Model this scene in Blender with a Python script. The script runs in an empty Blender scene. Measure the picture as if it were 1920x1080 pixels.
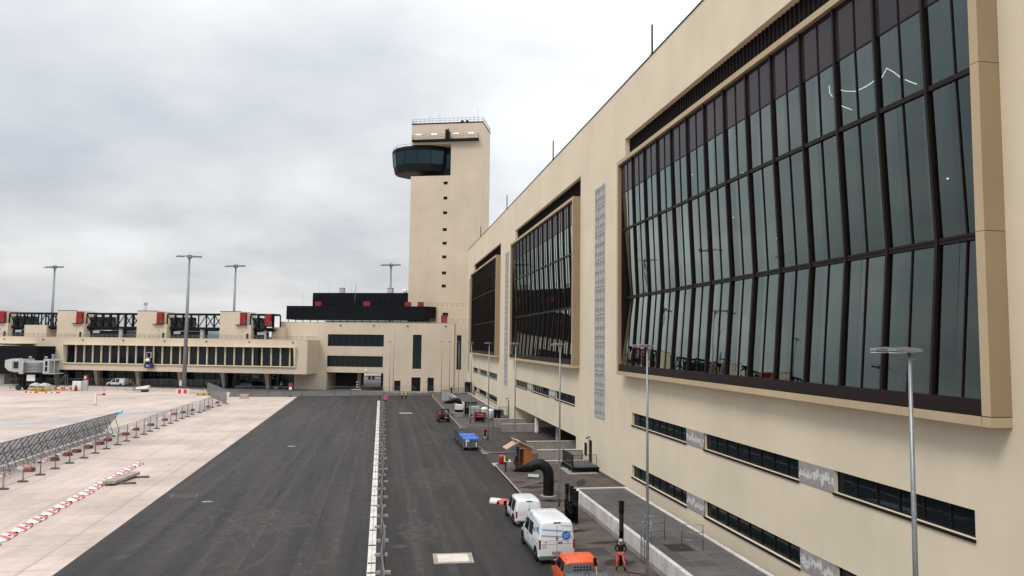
import bpy, bmesh, math, random
from mathutils import Vector, Matrix
random.seed(7)
R = math.radians
SC = bpy.context.scene
COL = SC.collection

# ------------------------------------------------------------------ materials
def new_mat(name):
    m = bpy.data.materials.new(name); m.use_nodes = True
    nt = m.node_tree; nt.nodes.clear()
    out = nt.nodes.new('ShaderNodeOutputMaterial')
    return m, nt, out

def N(nt, typ, **kw):
    n = nt.nodes.new(typ)
    for k, v in kw.items():
        if k in n.inputs: n.inputs[k].default_value = v
        else: setattr(n, k, v)
    return n

def mth(nt, op, a, b=None, c=None):
    n = nt.nodes.new('ShaderNodeMath'); n.operation = op
    for i, v in enumerate((a, b, c)):
        if v is None: continue
        if isinstance(v, (int, float)): n.inputs[i].default_value = v
        else: nt.links.new(v, n.inputs[i])
    return n.outputs[0]

def rgb(c): return (c[0], c[1], c[2], 1)

def mixc(nt, fac, a, b, blend='MIX'):
    n = nt.nodes.new('ShaderNodeMix'); n.data_type = 'RGBA'; n.blend_type = blend
    for sock, v in ((n.inputs[0], fac), (n.inputs[6], a), (n.inputs[7], b)):
        if isinstance(v, (int, float)): sock.default_value = v
        elif isinstance(v, tuple): sock.default_value = rgb(v)
        else: nt.links.new(v, sock)
    return n.outputs[2]

def coords(nt, scale=(1, 1, 1), kind='Object'):
    tc = nt.nodes.new('ShaderNodeTexCoord'); mp = nt.nodes.new('ShaderNodeMapping')
    mp.inputs['Scale'].default_value = scale
    nt.links.new(tc.outputs[kind], mp.inputs['Vector'])
    return mp.outputs[0]

def noise(nt, vec, scale, detail=4, rough=.55):
    n = N(nt, 'ShaderNodeTexNoise', Scale=scale, Detail=detail, Roughness=rough)
    nt.links.new(vec, n.inputs['Vector']); return n.outputs['Fac']

def ramp(nt, fac, stops):
    n = nt.nodes.new('ShaderNodeValToRGB')
    e = n.color_ramp.elements
    e[0].position, e[0].color = stops[0][0], rgb(stops[0][1])
    e[1].position, e[1].color = stops[1][0], rgb(stops[1][1])
    for p, c in stops[2:]:
        x = e.new(p); x.color = rgb(c)
    nt.links.new(fac, n.inputs[0]); return n.outputs[0]

def g3(v): return (v, v, v)

def principled(nt, out, color, rough=.6, metal=0., bump=None, bstr=.1, spec=.5, coat=0):
    b = nt.nodes.new('ShaderNodeBsdfPrincipled')
    if isinstance(color, tuple): b.inputs['Base Color'].default_value = rgb(color)
    else: nt.links.new(color, b.inputs['Base Color'])
    if isinstance(rough, (int, float)): b.inputs['Roughness'].default_value = rough
    else: nt.links.new(rough, b.inputs['Roughness'])
    b.inputs['Metallic'].default_value = metal
    b.inputs['Specular IOR Level'].default_value = spec
    b.inputs['Coat Weight'].default_value = coat
    if bump is not None:
        bm = N(nt, 'ShaderNodeBump', Strength=bstr, Distance=.02)
        nt.links.new(bump, bm.inputs['Height']); nt.links.new(bm.outputs[0], b.inputs['Normal'])
    nt.links.new(b.outputs[0], out.inputs[0]); return b

def simple(name, c, rough=.6, metal=0., var=.12, scale=3., bstr=.05, coat=0., spec=.5, grime=0.):
    m, nt, out = new_mat(name)
    v = coords(nt)
    n = noise(nt, v, scale, 5)
    lo = tuple(x*(1-var) for x in c); hi = tuple(min(1, x*(1+var)) for x in c)
    col = ramp(nt, n, [(.3, lo), (.7, hi)])
    if grime:
        n2 = noise(nt, v, scale*.35, 6, .7)
        f = ramp(nt, n2, [(.5, g3(0)), (.72, g3(grime))])
        col = mixc(nt, f, col, tuple(x*.45+.02 for x in c))
    r = mth(nt, 'ADD', mth(nt, 'MULTIPLY', n, .16), rough-.08)
    principled(nt, out, col, r, metal, n, bstr, spec, coat)
    return m

def emit(name, c, s):
    m, nt, out = new_mat(name)
    e = N(nt, 'ShaderNodeEmission', Color=rgb(c), Strength=s)
    nt.links.new(e.outputs[0], out.inputs[0]); return m

M = {}
def render_mat(name, base):
    m, nt, out = new_mat(name)
    v = coords(nt)
    n1 = noise(nt, v, .16, 5, .6)
    n2 = noise(nt, coords(nt, (.9, .9, .05)), .8, 6, .7)      # rain streaks
    n3 = noise(nt, v, 26, 3)
    n4 = noise(nt, v, 2.2, 5, .6)
    c = ramp(nt, n1, [(.3, tuple(x*.89 for x in base)), (.7, tuple(x*1.04 for x in base))])
    f = ramp(nt, n2, [(.42, g3(0)), (.80, g3(.24))])
    c = mixc(nt, f, c, (base[0]*.72, base[1]*.72, base[2]*.70))
    f4 = ramp(nt, n4, [(.5, g3(0)), (.8, g3(.10))])
    c = mixc(nt, f4, c, tuple(x*.8 for x in base))
    principled(nt, out, c, .88, 0, n3, .12, .25)
    return m
M['cream'] = render_mat('cream_render', (.725, .63, .475))
M['cream2'] = render_mat('sand_render', (.60, .505, .395))
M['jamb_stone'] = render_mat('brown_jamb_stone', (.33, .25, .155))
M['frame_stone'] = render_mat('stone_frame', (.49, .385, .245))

def concrete_apron():
    m, nt, out = new_mat('apron_concrete')
    tc = nt.nodes.new('ShaderNodeTexCoord')
    sep = nt.nodes.new('ShaderNodeSeparateXYZ'); nt.links.new(tc.outputs['Object'], sep.inputs[0])
    n1 = noise(nt, tc.outputs['Object'], .09, 6, .65)
    n2 = noise(nt, tc.outputs['Object'], 1.7, 6, .7)
    n3 = noise(nt, coords(nt, (1.4, .12, 1)), 1.0, 5, .65)
    c = ramp(nt, n1, [(.28, (.36, .287, .248)), (.5, (.49, .39, .335)), (.75, (.565, .465, .408))])
    f = ramp(nt, n2, [(.42, g3(0)), (.75, g3(.42))])
    c = mixc(nt, f, c, (.31, .255, .23))
    f = ramp(nt, n3, [(.46, g3(0)), (.72, g3(.5))])
    c = mixc(nt, f, c, (.34, .28, .25))
    n4 = noise(nt, coords(nt, (.5, 1.3, 1)), .35, 7, .72)
    f = ramp(nt, n4, [(.52, g3(0)), (.74, g3(.45))])
    c = mixc(nt, f, c, (.27, .22, .2))
    # each cast slab a little different, with dark joints
    xs = mth(nt, 'DIVIDE', mth(nt, 'ADD', sep.outputs[0], mth(nt, 'MULTIPLY', sep.outputs[1], .0105)), 5.0)
    ys = mth(nt, 'DIVIDE', sep.outputs[1], 5.0)
    comb = nt.nodes.new('ShaderNodeCombineXYZ')
    nt.links.new(mth(nt, 'FLOOR', xs), comb.inputs[0]); nt.links.new(mth(nt, 'FLOOR', ys), comb.inputs[1])
    wn = nt.nodes.new('ShaderNodeTexWhiteNoise'); nt.links.new(comb.outputs[0], wn.inputs['Vector'])
    sl = ramp(nt, wn.outputs['Value'], [(0, g3(.88)), (1, g3(1.06))])
    c = mixc(nt, 1., c, sl, 'MULTIPLY')
    jx = mth(nt, 'LESS_THAN', mth(nt, 'ABSOLUTE', mth(nt, 'SUBTRACT', mth(nt, 'FRACT', xs), .5)), .007)
    jy = mth(nt, 'LESS_THAN', mth(nt, 'ABSOLUTE', mth(nt, 'SUBTRACT', mth(nt, 'FRACT', ys), .5)), .006)
    j = mth(nt, 'MULTIPLY', mth(nt, 'MAXIMUM', jx, jy), .75)
    c = mixc(nt, j, c, (.19, .15, .13))
    principled(nt, out, c, .82, 0, n2, .12, .3)
    return m
M['apron'] = concrete_apron()

def asphalt(name, base, streak=.62):
    m, nt, out = new_mat(name)
    v = coords(nt)
    n1 = noise(nt, v, .12, 6, .65)
    n2 = noise(nt, coords(nt, (.55, .022, 1)), 1.6, 6, .62)    # paving lanes and tyre wear along the road
    n3 = noise(nt, v, 60, 3, .6)
    n4 = noise(nt, v, 1.1, 6, .7)
    n5 = noise(nt, coords(nt, (2.4, .03, 1)), 1.5, 4, .6)
    c = ramp(nt, n1, [(.3, tuple(x*.60 for x in base)), (.7, tuple(x*1.42 for x in base))])
    f = ramp(nt, n2, [(.38, g3(0)), (.72, g3(streak))])
    c = mixc(nt, f, c, (base[0]*2.0+.012, base[1]*1.9+.010, base[2]*1.85+.009))
    f = ramp(nt, n5, [(.52, g3(0)), (.72, g3(streak*.8))])
    c = mixc(nt, f, c, (base[0]*.45, base[1]*.45, base[2]*.45))
    f = ramp(nt, n4, [(.55, g3(0)), (.8, g3(.45))])
    c = mixc(nt, f, c, (base[0]*1.9+.01, base[1]*1.75+.01, base[2]*1.6+.01))
    sp = ramp(nt, n3, [(.35, g3(.72)), (.7, g3(1.3))])
    c = mixc(nt, 1., c, sp, 'MULTIPLY')
    r = ramp(nt, n4, [(.3, g3(.62)), (.7, g3(.82))])
    principled(nt, out, c, r, 0, n3, .35, .35)
    return m
M['asphalt'] = asphalt('new_asphalt', (.0190, .0160, .0150), .85)
M['asphalt_old'] = asphalt('worn_asphalt', (.085, .077, .074), .3)
M['asphalt_wet'] = asphalt('stained_asphalt', (.046, .037, .0335), .35)

def tiles(name, base, w, line, rough=.75):
    m, nt, out = new_mat(name)
    tc = nt.nodes.new('ShaderNodeTexCoord')
    sep = nt.nodes.new('ShaderNodeSeparateXYZ'); nt.links.new(tc.outputs['Object'], sep.inputs[0])
    n1 = noise(nt, tc.outputs['Object'], .5, 6, .7); n2 = noise(nt, tc.outputs['Object'], 40, 3)
    n3 = noise(nt, tc.outputs['Object'], .13, 4, .6)
    c = ramp(nt, n1, [(.3, tuple(x*.7 for x in base)), (.7, tuple(x*1.25 for x in base))])
    f = ramp(nt, n3, [(.42, g3(0)), (.62, g3(.6))])
    c = mixc(nt, f, c, tuple(x*.55 for x in base))
    xs = mth(nt, 'DIVIDE', sep.outputs[0], w); ys = mth(nt, 'DIVIDE', sep.outputs[1], w)
    comb = nt.nodes.new('ShaderNodeCombineXYZ')
    nt.links.new(mth(nt, 'FLOOR', xs), comb.inputs[0]); nt.links.new(mth(nt, 'FLOOR', ys), comb.inputs[1])
    wn = nt.nodes.new('ShaderNodeTexWhiteNoise'); nt.links.new(comb.outputs[0], wn.inputs['Vector'])
    c = mixc(nt, 1., c, ramp(nt, wn.outputs['Value'], [(0, g3(.85)), (1, g3(1.12))]), 'MULTIPLY')
    jx = mth(nt, 'LESS_THAN', mth(nt, 'FRACT', xs), .03); jy = mth(nt, 'LESS_THAN', mth(nt, 'FRACT', ys), .03)
    c = mixc(nt, mth(nt, 'MULTIPLY', mth(nt, 'MAXIMUM', jx, jy), .8), c, line)
    principled(nt, out, c, rough, 0, n2, .2, .35)
    return m
M['paving'] = tiles('pavement_paving', (.100, .078, .067), .8, (.05, .04, .035), .7)
M['deck_tile'] = tiles('deck_tiles', (.098, .091, .088), 1.2, (.17, .16, .15), .8)

def board_concrete(name, base):
    m, nt, out = new_mat(name)
    v = coords(nt)
    n1 = noise(nt, v, .8, 6, .65); n2 = noise(nt, coords(nt, (3, 3, .15)), 1.4, 5); n3 = noise(nt, v, 30, 3)
    c = ramp(nt, n1, [(.3, tuple(x*.72 for x in base)), (.7, tuple(x*1.18 for x in base))])
    c = mixc(nt, ramp(nt, n2, [(.45, g3(0)), (.75, g3(.5))]), c, tuple(x*.55 for x in base))
    principled(nt, out, c, .85, 0, n3, .15, .3)
    return m
M['concrete'] = board_concrete('cast_concrete', (.33, .295, .265))
M['concrete_lt'] = board_concrete('pale_concrete', (.60, .565, .53))
M['concrete_dk'] = board_concrete('foot_concrete', (.13, .115, .105))

def infill():
    m, nt, out = new_mat('unplastered_infill')
    v0 = coords(nt); oi = nt.nodes.new('ShaderNodeObjectInfo')
    va = nt.nodes.new('ShaderNodeVectorMath'); va.operation = 'ADD'; cv = nt.nodes.new('ShaderNodeCombineXYZ')
    rr = mth(nt, 'MULTIPLY', oi.outputs['Random'], 37.); nt.links.new(rr, cv.inputs[0]); nt.links.new(v0, va.inputs[0]); nt.links.new(cv.outputs[0], va.inputs[1]); v = va.outputs[0]
    n1 = noise(nt, v, 3, 6, .65)
    c = ramp(nt, n1, [(.3, (.23, .22, .21)), (.7, (.36, .345, .33))])
    tc = nt.nodes.new('ShaderNodeTexCoord'); sep = nt.nodes.new('ShaderNodeSeparateXYZ')
    nt.links.new(tc.outputs['Object'], sep.inputs[0])
    vs = nt.nodes.new('ShaderNodeVectorMath'); vs.operation = 'MULTIPLY'; nt.links.new(v, vs.inputs[0]); vs.inputs[1].default_value = (2.2, 1, .8)
    n2 = noise(nt, vs.outputs[0], 1.1, 5, .7)
    n5 = noise(nt, v, 5, 4, .7)
    zz = sep.outputs[2]
    # trowelled filler patches in the middle of each panel
    band = mth(nt, 'LESS_THAN', mth(nt, 'ABSOLUTE', mth(nt, 'SUBTRACT', zz, mth(nt, 'ADD', .48, mth(nt, 'MULTIPLY', mth(nt, 'SUBTRACT', n2, .5), 1.6)))), .17)
    f = mth(nt, 'MULTIPLY', band, mth(nt, 'GREATER_THAN', n5, .45))
    c = mixc(nt, f, c, (.58, .57, .55))
    principled(nt, out, c, .9, 0, n1, .3, .2)
    return m
M['infill'] = infill()

def glass(name, tint, f0, refl, power=4., trans=True, rough=.0):
    m, nt, out = new_mat(name)
    lw = N(nt, 'ShaderNodeLayerWeight', Blend=.5)
    fac = mth(nt, 'ADD', f0, mth(nt, 'MULTIPLY', mth(nt, 'POWER', lw.outputs['Facing'], power), .97-f0))
    gl = N(nt, 'ShaderNodeBsdfGlossy', Color=rgb(refl), Roughness=rough)
    v = coords(nt)
    nz = noise(nt, v, .22, 2)
    if name == 'tinted_bay_glass':       # no two coated panes are quite alike
        ge = nt.nodes.new('ShaderNodeNewGeometry')
        rc = ramp(nt, ge.outputs['Random Per Island'], [(0, tuple(x*.80 for x in refl)), (1, tuple(x*1.03 for x in refl))]); nt.links.new(rc, gl.inputs['Color'])
    bm = N(nt, 'ShaderNodeBump', Strength=.035, Distance=.5)
    nt.links.new(nz, bm.inputs['Height']); nt.links.new(bm.outputs[0], gl.inputs['Normal'])
    if trans: b = N(nt, 'ShaderNodeBsdfTransparent', Color=rgb(tint))
    else: b = N(nt, 'ShaderNodeBsdfDiffuse', Color=rgb(tint))
    mx = nt.nodes.new('ShaderNodeMixShader')
    nt.links.new(fac, mx.inputs[0]); nt.links.new(b.outputs[0], mx.inputs[1]); nt.links.new(gl.outputs[0], mx.inputs[2])
    nt.links.new(mx.outputs[0], out.inputs[0]); return m
M['bay_glass'] = glass('tinted_bay_glass', (.17, .24, .235), .025, (.80, .93, .87), 1.95)
M['spandrel'] = glass('spandrel_glass', (.036, .031, .033), .05, (.56, .53, .54), 3.6, False, .08)
M['glass'] = glass('window_glass', (.008, .011, .013), .03, (.62, .78, .82), 4.8, False, .01)
M['cab_glass'] = glass('cab_glass', (.008, .016, .02), .05, (.5, .75, .85), 4, False, .0)
M['clear_glass'] = glass('clear_glass', (.92, .94, .94), .04, (.85, .9, .9), 4.5)

M['frame_dark'] = simple('dark_frame_metal', (.012, .0058, .0058), .5, 0, .25, 2, .03, 0, .22)
M['frame_black'] = simple('black_metal', (.006, .006, .007), .6, 0, .3, 2, .03, 0, .18)
M['louvre'] = simple('louvre_metal', (.010, .0065, .007), .7, 0, .3, 1.5, .03, 0, .15)
M['screen'] = simple('black_screen', (.0045, .0055, .0085), .65, 0, .35, 1.2, .03, 0, .15)
M['galv'] = simple('galvanised_steel', (.25, .265, .28), .45, .75, .18, 9)
M['blast_steel'] = simple('blue_grey_steel', (.085, .125, .175), .5, .3, .2, 6)
M['fence_steel'] = simple('weathered_fence_steel', (.20, .205, .21), .5, .5, .2, 9)
M['mast_grey'] = simple('mast_steel', (.20, .215, .225), .5, .55, .15, 4)
M['grey_panel'] = simple('grey_panel', (.40, .41, .41), .6, .1, .12, 1.5, .03, 0, .5, .35)
M['grey_dk'] = simple('grey_dark_paint', (.10, .105, .11), .6, .1, .2, 3)
M['perf'] = simple('perforated_concrete', (.37, .37, .355), .8, 0, .16, 1.2, .1)
M['perf_in'] = simple('perforation_inside', (.09, .09, .088), .9, 0, .2, 2)
M['white_paint'] = simple('white_vehicle_paint', (.76, .77, .775), .28, 0, .025, .8, 0, .35, .5, .05)
M['white'] = simple('white_plastic', (.74, .74, .73), .5, 0, .05, 3, .02, 0, .5, .2)
M['orange'] = simple('orange_paint', (.78, .105, .022), .35, 0, .06, 1, 0, .3, .5, .1)
M['red'] = simple('red_paint', (.25, .008, .014), .5, 0, .15, 2)
M['barrier_red'] = simple('barrier_red', (.56, .045, .045), .55, 0, .15, 4, .05, 0, .5, .35)
M['barrier_dred'] = simple('faded_dark_red', (.27, .018, .028), .6, 0, .2, 3, .05, 0, .5, .35)
M['barrier_white'] = simple('barrier_white', (.70, .68, .65), .6, 0, .08, 4, .05, 0, .5, .4)
M['pink_red'] = simple('sunfaded_red', (.56, .135, .135), .6, 0, .12, 4, .05, 0, .5, .3)
M['black_rubber'] = simple('black_rubber', (.006, .006, .006), .7, 0, .3, 5, .03, 0, .18)
M['black_pipe'] = simple('black_plastic_pipe', (.006, .006, .0066), .50, 0, .3, 1.5, .03, 0, .22)
M['tyre'] = simple('tyre_rubber', (.018, .018, .018), .8, 0, .25, 8)
M['tail_red'] = simple('tail_lamp_red', (.25, .006, .012), .2, 0, .1, 3, 0, .6)
M['blue'] = simple('logo_blue', (.012, .16, .50), .4, 0, .05, 2)
M['blue_dk'] = simple('sign_blue', (.010, .022, .13), .5, 0, .1, 2)
M['tarp_blue'] = simple('blue_tarpaulin', (.05, .15, .52), .5, 0, .3, 7, .5)
M['tarp_black'] = simple('black_tarpaulin', (.022, .023, .026), .55, 0, .3, 5, .4)
M['wood'] = simple('plywood', (.36, .125, .028), .7, 0, .22, 3, .1)
M['wood_lt'] = simple('pale_plank', (.44, .335, .26), .8, 0, .2, 3, .1)
M['sleeper'] = simple('timber_sleeper', (.13, .095, .075), .85, 0, .25, 4, .1)
M['yellow'] = simple('hi_vis_yellow', (.62, .70, .05), .7, 0, .1, 6)
M['yellow_paint'] = simple('yellow_paint', (.60, .38, .05), .6, 0, .2, 3, .05, 0, .5, .3)
M['hivis_or'] = simple('hi_vis_orange', (.92, .085, .035), .7, 0, .1, 8)
M['navy'] = simple('navy_cloth', (.012, .014, .024), .85, 0, .25, 12)
M['black_cloth'] = simple('black_cloth', (.010, .010, .011), .85, 0, .3, 12)
M['red_cloth'] = simple('dark_red_cloth', (.22, .02, .03), .85, 0, .2, 12)
M['helmet_blue'] = simple('blue_helmet', (.014, .03, .20), .35, 0, .05, 4)
M['skin'] = simple('skin', (.46, .25, .17), .6, 0, .08, 20)
M['hair'] = simple('dark_hair', (.02, .014, .010), .7, 0, .2, 30)
M['bag_white'] = simple('white_bag', (.78, .77, .74), .8, 0, .08, 5, .4)
M['blast_mesh'] = None
M['lamp_white'] = emit('lit_lamp', (1, .98, .94), 1.3)
M['lamp_in'] = emit('lit_indoor_lamp', (1, .97, .9), 3.2)
M['text_white'] = simple('white_lettering', (.75, .75, .75), .5, 0, .03, 3)
M['text_dark'] = simple('dark_lettering', (.03, .03, .035), .5, 0, .1, 3)
M['line_white'] = simple('road_paint_white', (.62, .58, .55), .75, 0, .2, 3, .05, 0, .5, .5)
M['line_red'] = simple('road_paint_red', (.47, .325, .285), .8, 0, .2, 2, .05, 0, .5, .4)
M['line_yellow'] = simple('road_paint_yellow', (.52, .43, .20), .8, 0, .2, 3, .05, 0, .5, .5)
M['room'] = simple('interior_grey', (.10, .105, .10), .9, 0, .3, .4)
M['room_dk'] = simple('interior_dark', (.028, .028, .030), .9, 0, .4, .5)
M['gutter'] = board_concrete('gutter_concrete', (.66, .62, .585))
M['slot'] = simple('cast_iron', (.055, .038, .033), .7, .4, .3, 6)
M['hill'] = simple('far_woodland', (.085, .11, .12), .95, 0, .25, .004)
M['puddle'] = simple('wet_patch', (.013, .011, .010), .5, 0, .2, .5, .05, 0, .3)

def blast_mat():
    m, nt, out = new_mat('perforated_blast_sheet')
    v = coords(nt)
    n = noise(nt, v, 6, 5, .7)
    c = ramp(nt, n, [(.3, (.42, .50, .56)), (.7, (.54, .61, .66))])
    b = nt.nodes.new('ShaderNodeBsdfPrincipled'); nt.links.new(c, b.inputs['Base Color'])
    b.inputs['Roughness'].default_value = .55; b.inputs['Metallic'].default_value = .3
    t = N(nt, 'ShaderNodeBsdfTransparent', Color=(1, 1, 1, 1))
    mx = nt.nodes.new('ShaderNodeMixShader'); mx.inputs[0].default_value = .20
    nt.links.new(b.outputs[0], mx.inputs[1]); nt.links.new(t.outputs[0], mx.inputs[2])
    nt.links.new(mx.outputs[0], out.inputs[0]); return m
M['blast_mesh'] = blast_mat()

# ------------------------------------------------------------------ mesh builder
class MB:
    def __init__(s): s.v = []; s.f = []; s.m = []; s.sm = []
    def add(s, vs, fs, m=0, smooth=False):
        o = len(s.v); s.v += [tuple(x) for x in vs]
        for f in fs: s.f.append([i+o for i in f]); s.m.append(m); s.sm.append(smooth)
        return s
    def box(s, x0, x1, y0, y1, z0, z1, m=0):
        vs = [(x, y, z) for z in (z0, z1) for y in (y0, y1) for x in (x0, x1)]
        return s.add(vs, [(0, 2, 3, 1), (4, 5, 7, 6), (0, 1, 5, 4), (2, 6, 7, 3), (0, 4, 6, 2), (1, 3, 7, 5)], m)
    def cbox(s, c, sz, m=0, mat=None):
        hx, hy, hz = sz[0]/2, sz[1]/2, sz[2]/2
        vs = [Vector((x, y, z)) for z in (-hz, hz) for y in (-hy, hy) for x in (-hx, hx)]
        if mat is not None: vs = [mat @ v for v in vs]
        vs = [v + Vector(c) for v in vs]
        return s.add(vs, [(0, 2, 3, 1), (4, 5, 7, 6), (0, 1, 5, 4), (2, 6, 7, 3), (0, 4, 6, 2), (1, 3, 7, 5)], m)
    def quad(s, a, b, c, d, m=0): return s.add([a, b, c, d], [(0, 1, 2, 3)], m)
    def tube(s, path, r, n=8, m=0, cap=True, smooth=True):
        path = [Vector(p) for p in path]
        rs = r if isinstance(r, (list, tuple)) else [r]*len(path)
        t0 = (path[1]-path[0]).normalized()
        up = Vector((0, 0, 1)) if abs(t0.z) < .9 else Vector((1, 0, 0))
        a = t0.cross(up).normalized(); rings = []
        vs = []
        for i, p in enumerate(path):
            if i == 0: t = path[1]-path[0]
            elif i == len(path)-1: t = path[-1]-path[-2]
            else: t = (path[i+1]-path[i]).normalized()+(path[i]-path[i-1]).normalized()
            t = t.normalized(); a = (a - t*a.dot(t)).normalized(); b = t.cross(a)
            for k in range(n):
                an = 2*math.pi*k/n + (math.pi/4 if n == 4 else 0)
                vs.append(p + a*math.cos(an)*rs[i] + b*math.sin(an)*rs[i])
        fs = []
        for i in range(len(path)-1):
            for k in range(n):
                k2 = (k+1) % n
                fs.append((i*n+k, i*n+k2, (i+1)*n+k2, (i+1)*n+k))
        s.add(vs, fs, m, smooth and n > 4)
        if cap:
            o = len(s.v)-len(vs)
            s.f.append([o+k for k in range(n)][::-1]); s.m.append(m); s.sm.append(False)
            s.f.append([o+(len(path)-1)*n+k for k in range(n)]); s.m.append(m); s.sm.append(False)
        return s
    def bar(s, p0, p1, w, m=0): return s.tube([p0, p1], w*.7071, 4, m)
    def lathe(s, prof, n=16, c=(0, 0, 0), m=0, axis='z', smooth=True, cap=True):
        vs = []
        for (r, z) in prof:
            for k in range(n):
                a = 2*math.pi*k/n
                p = (r*math.cos(a), r*math.sin(a), z)
                if axis == 'x': p = (p[2], p[0], p[1])
                if axis == 'y': p = (p[0], p[2], p[1])
                vs.append((p[0]+c[0], p[1]+c[1], p[2]+c[2]))
        fs = [(i*n+k, i*n+(k+1) % n, (i+1)*n+(k+1) % n, (i+1)*n+k) for i in range(len(prof)-1) for k in range(n)]
        s.add(vs, fs, m, smooth)
        if cap:
            o = len(s.v)-len(vs)
            s.f.append([o+k for k in range(n)][::-1]); s.m.append(m); s.sm.append(False)
            s.f.append([o+(len(prof)-1)*n+k for k in range(n)]); s.m.append(m); s.sm.append(False)
        return s
    def prism(s, poly, h0, h1, axis='z', m=0):
        n = len(poly)
        def P(p, h):
            if axis == 'z': return (p[0], p[1], h)
            if axis == 'x': return (h, p[0], p[1])
            return (p[0], h, p[1])
        vs = [P(p, h0) for p in poly]+[P(p, h1) for p in poly]
        fs = [tuple(range(n))[::-1], tuple(range(n, 2*n))]+[(i, (i+1) % n, n+(i+1) % n, n+i) for i in range(n)]
        return s.add(vs, fs, m)
    def loft(s, secs, m=0, smooth=False, cap=True):
        n = len(secs[0]); vs = [p for q in secs for p in q]
        fs = [(i*n+k, i*n+(k+1) % n, (i+1)*n+(k+1) % n, (i+1)*n+k) for i in range(len(secs)-1) for k in range(n)]
        if cap: fs += [tuple(range(n))[::-1], tuple((len(secs)-1)*n+k for k in range(n))]
        return s.add(vs, fs, m, smooth)
    def wall(s, u0, u1, z0, z1, holes, y=0., depth=.25, m=0, mr=None, back=False):
        """sheet at y with rectangular holes and reveals going to y+depth; holes: (u0,u1,z0,z1[,depth])"""
        if mr is None: mr = m
        us = sorted({u0, u1} | {h[i] for h in holes for i in (0, 1) if u0 < h[i] < u1})
        zs = sorted({z0, z1} | {h[i] for h in holes for i in (2, 3) if z0 < h[i] < z1})
        for i in range(len(us)-1):
            for j in range(len(zs)-1):
                cu, cz = (us[i]+us[i+1])/2, (zs[j]+zs[j+1])/2
                if any(h[0] < cu < h[1] and h[2] < cz < h[3] for h in holes): continue
                s.quad((us[i], y, zs[j]), (us[i+1], y, zs[j]), (us[i+1], y, zs[j+1]), (us[i], y, zs[j+1]), m)
        for h in holes:
            d = y+(h[4] if len(h) > 4 else depth)
            if d == y: continue
            a, b, c, e = h[:4]
            s.quad((a, y, c), (a, d, c), (b, d, c), (b, y, c), mr)
            if e < z1+1e-6: s.quad((a, y, e), (b, y, e), (b, d, e), (a, d, e), mr)
            s.quad((a, y, c), (a, y, e), (a, d, e), (a, d, c), mr)
            s.quad((b, y, c), (b, d, c), (b, d, e), (b, y, e), mr)
        return s
    def build(s, name, mats, parent=None, loc=None, weld=False, bevel=0, normals=True):
        me = bpy.data.meshes.new(name); me.from_pydata(s.v, [], s.f)
        if not isinstance(mats, (list, tuple)): mats = [mats]
        for k in mats: me.materials.append(M[k] if isinstance(k, str) else k)
        for p, mi, sm in zip(me.polygons, s.m, s.sm): p.material_index = min(mi, len(mats)-1); p.use_smooth = sm
        if weld or normals:
            bm = bmesh.new(); bm.from_mesh(me)
            if weld: bmesh.ops.remove_doubles(bm, verts=bm.verts, dist=1e-4)
            if normals: bmesh.ops.recalc_face_normals(bm, faces=bm.faces)
            bm.to_mesh(me); bm.free()
        me.update()
        o = bpy.data.objects.new(name, me); COL.objects.link(o)
        if parent is not None: o.parent = parent
        if loc is not None: o.location = loc
        if bevel:
            b = o.modifiers.new('bevel', 'BEVEL'); b.width = bevel; b.segments = 2; b.limit_method = 'ANGLE'; b.angle_limit = R(40)
        return o

def tag(o, label=None, cat=None, group=None, kind=None):
    if label: o['label'] = label
    if cat: o['category'] = cat
    if group: o['group'] = group
    if kind: o['kind'] = kind
    return o

def thing(name, loc, label, cat, rz=0., group=None):
    o = bpy.data.objects.new(name, None); COL.objects.link(o)
    o.empty_display_size = .3
    o.location = loc; o.rotation_euler = (0, 0, rz)
    return tag(o, label, cat, group)

CH = {}
def kids(o): return list(o.children)
def copy_tree(o, parent=None):
    c = o.copy(); COL.objects.link(c)
    if parent is not None: c.parent = parent
    for ch in kids(o): copy_tree(ch, c)
    return c
def dup(o, loc, rz=None, label=None):
    c = copy_tree(o); c.location = loc
    if rz is not None: c.rotation_euler = (0, 0, rz)
    if label: c['label'] = label
    return c

def structure(name, mb, mat, **kw):
    o = mb.build(name, mat, **kw); o['kind'] = 'structure'; return o

def text(name, s, size, mat, parent, loc, rot, depth=.004, shear=0., sx=1.):
    cu = bpy.data.curves.new(name, 'FONT'); cu.body = s; cu.size = size; cu.extrude = depth
    cu.align_x = 'CENTER'; cu.align_y = 'CENTER'; cu.shear = shear
    t = bpy.data.objects.new(name, cu)
    dg = bpy.context.evaluated_depsgraph_get()
    COL.objects.link(t); dg.update()
    me = bpy.data.meshes.new_from_object(t.evaluated_get(dg))
    COL.objects.unlink(t); bpy.data.objects.remove(t)
    me.materials.clear(); me.materials.append(M[mat])
    o = bpy.data.objects.new(name, me); COL.objects.link(o)
    o.parent = parent; o.location = loc; o.rotation_euler = rot; o.scale = (sx, 1, 1)
    return o

WORDS = ['first', 'second', 'third', 'fourth', 'fifth', 'sixth', 'seventh', 'eighth', 'ninth', 'tenth', 'eleventh', 'twelfth',
         'thirteenth', 'fourteenth', 'fifteenth', 'sixteenth', 'seventeenth', 'eighteenth', 'nineteenth', 'twentieth']
TENS = {20: 'twenty', 30: 'thirty', 40: 'forty'}
def nth(i):
    if i < 20: return WORDS[i]
    n = i+1
    if n % 10 == 0: return {30: 'thirtieth', 40: 'fortieth', 50: 'fiftieth'}[n]
    return TENS[n//10*10]+'-'+WORDS[n % 10-1]
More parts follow.
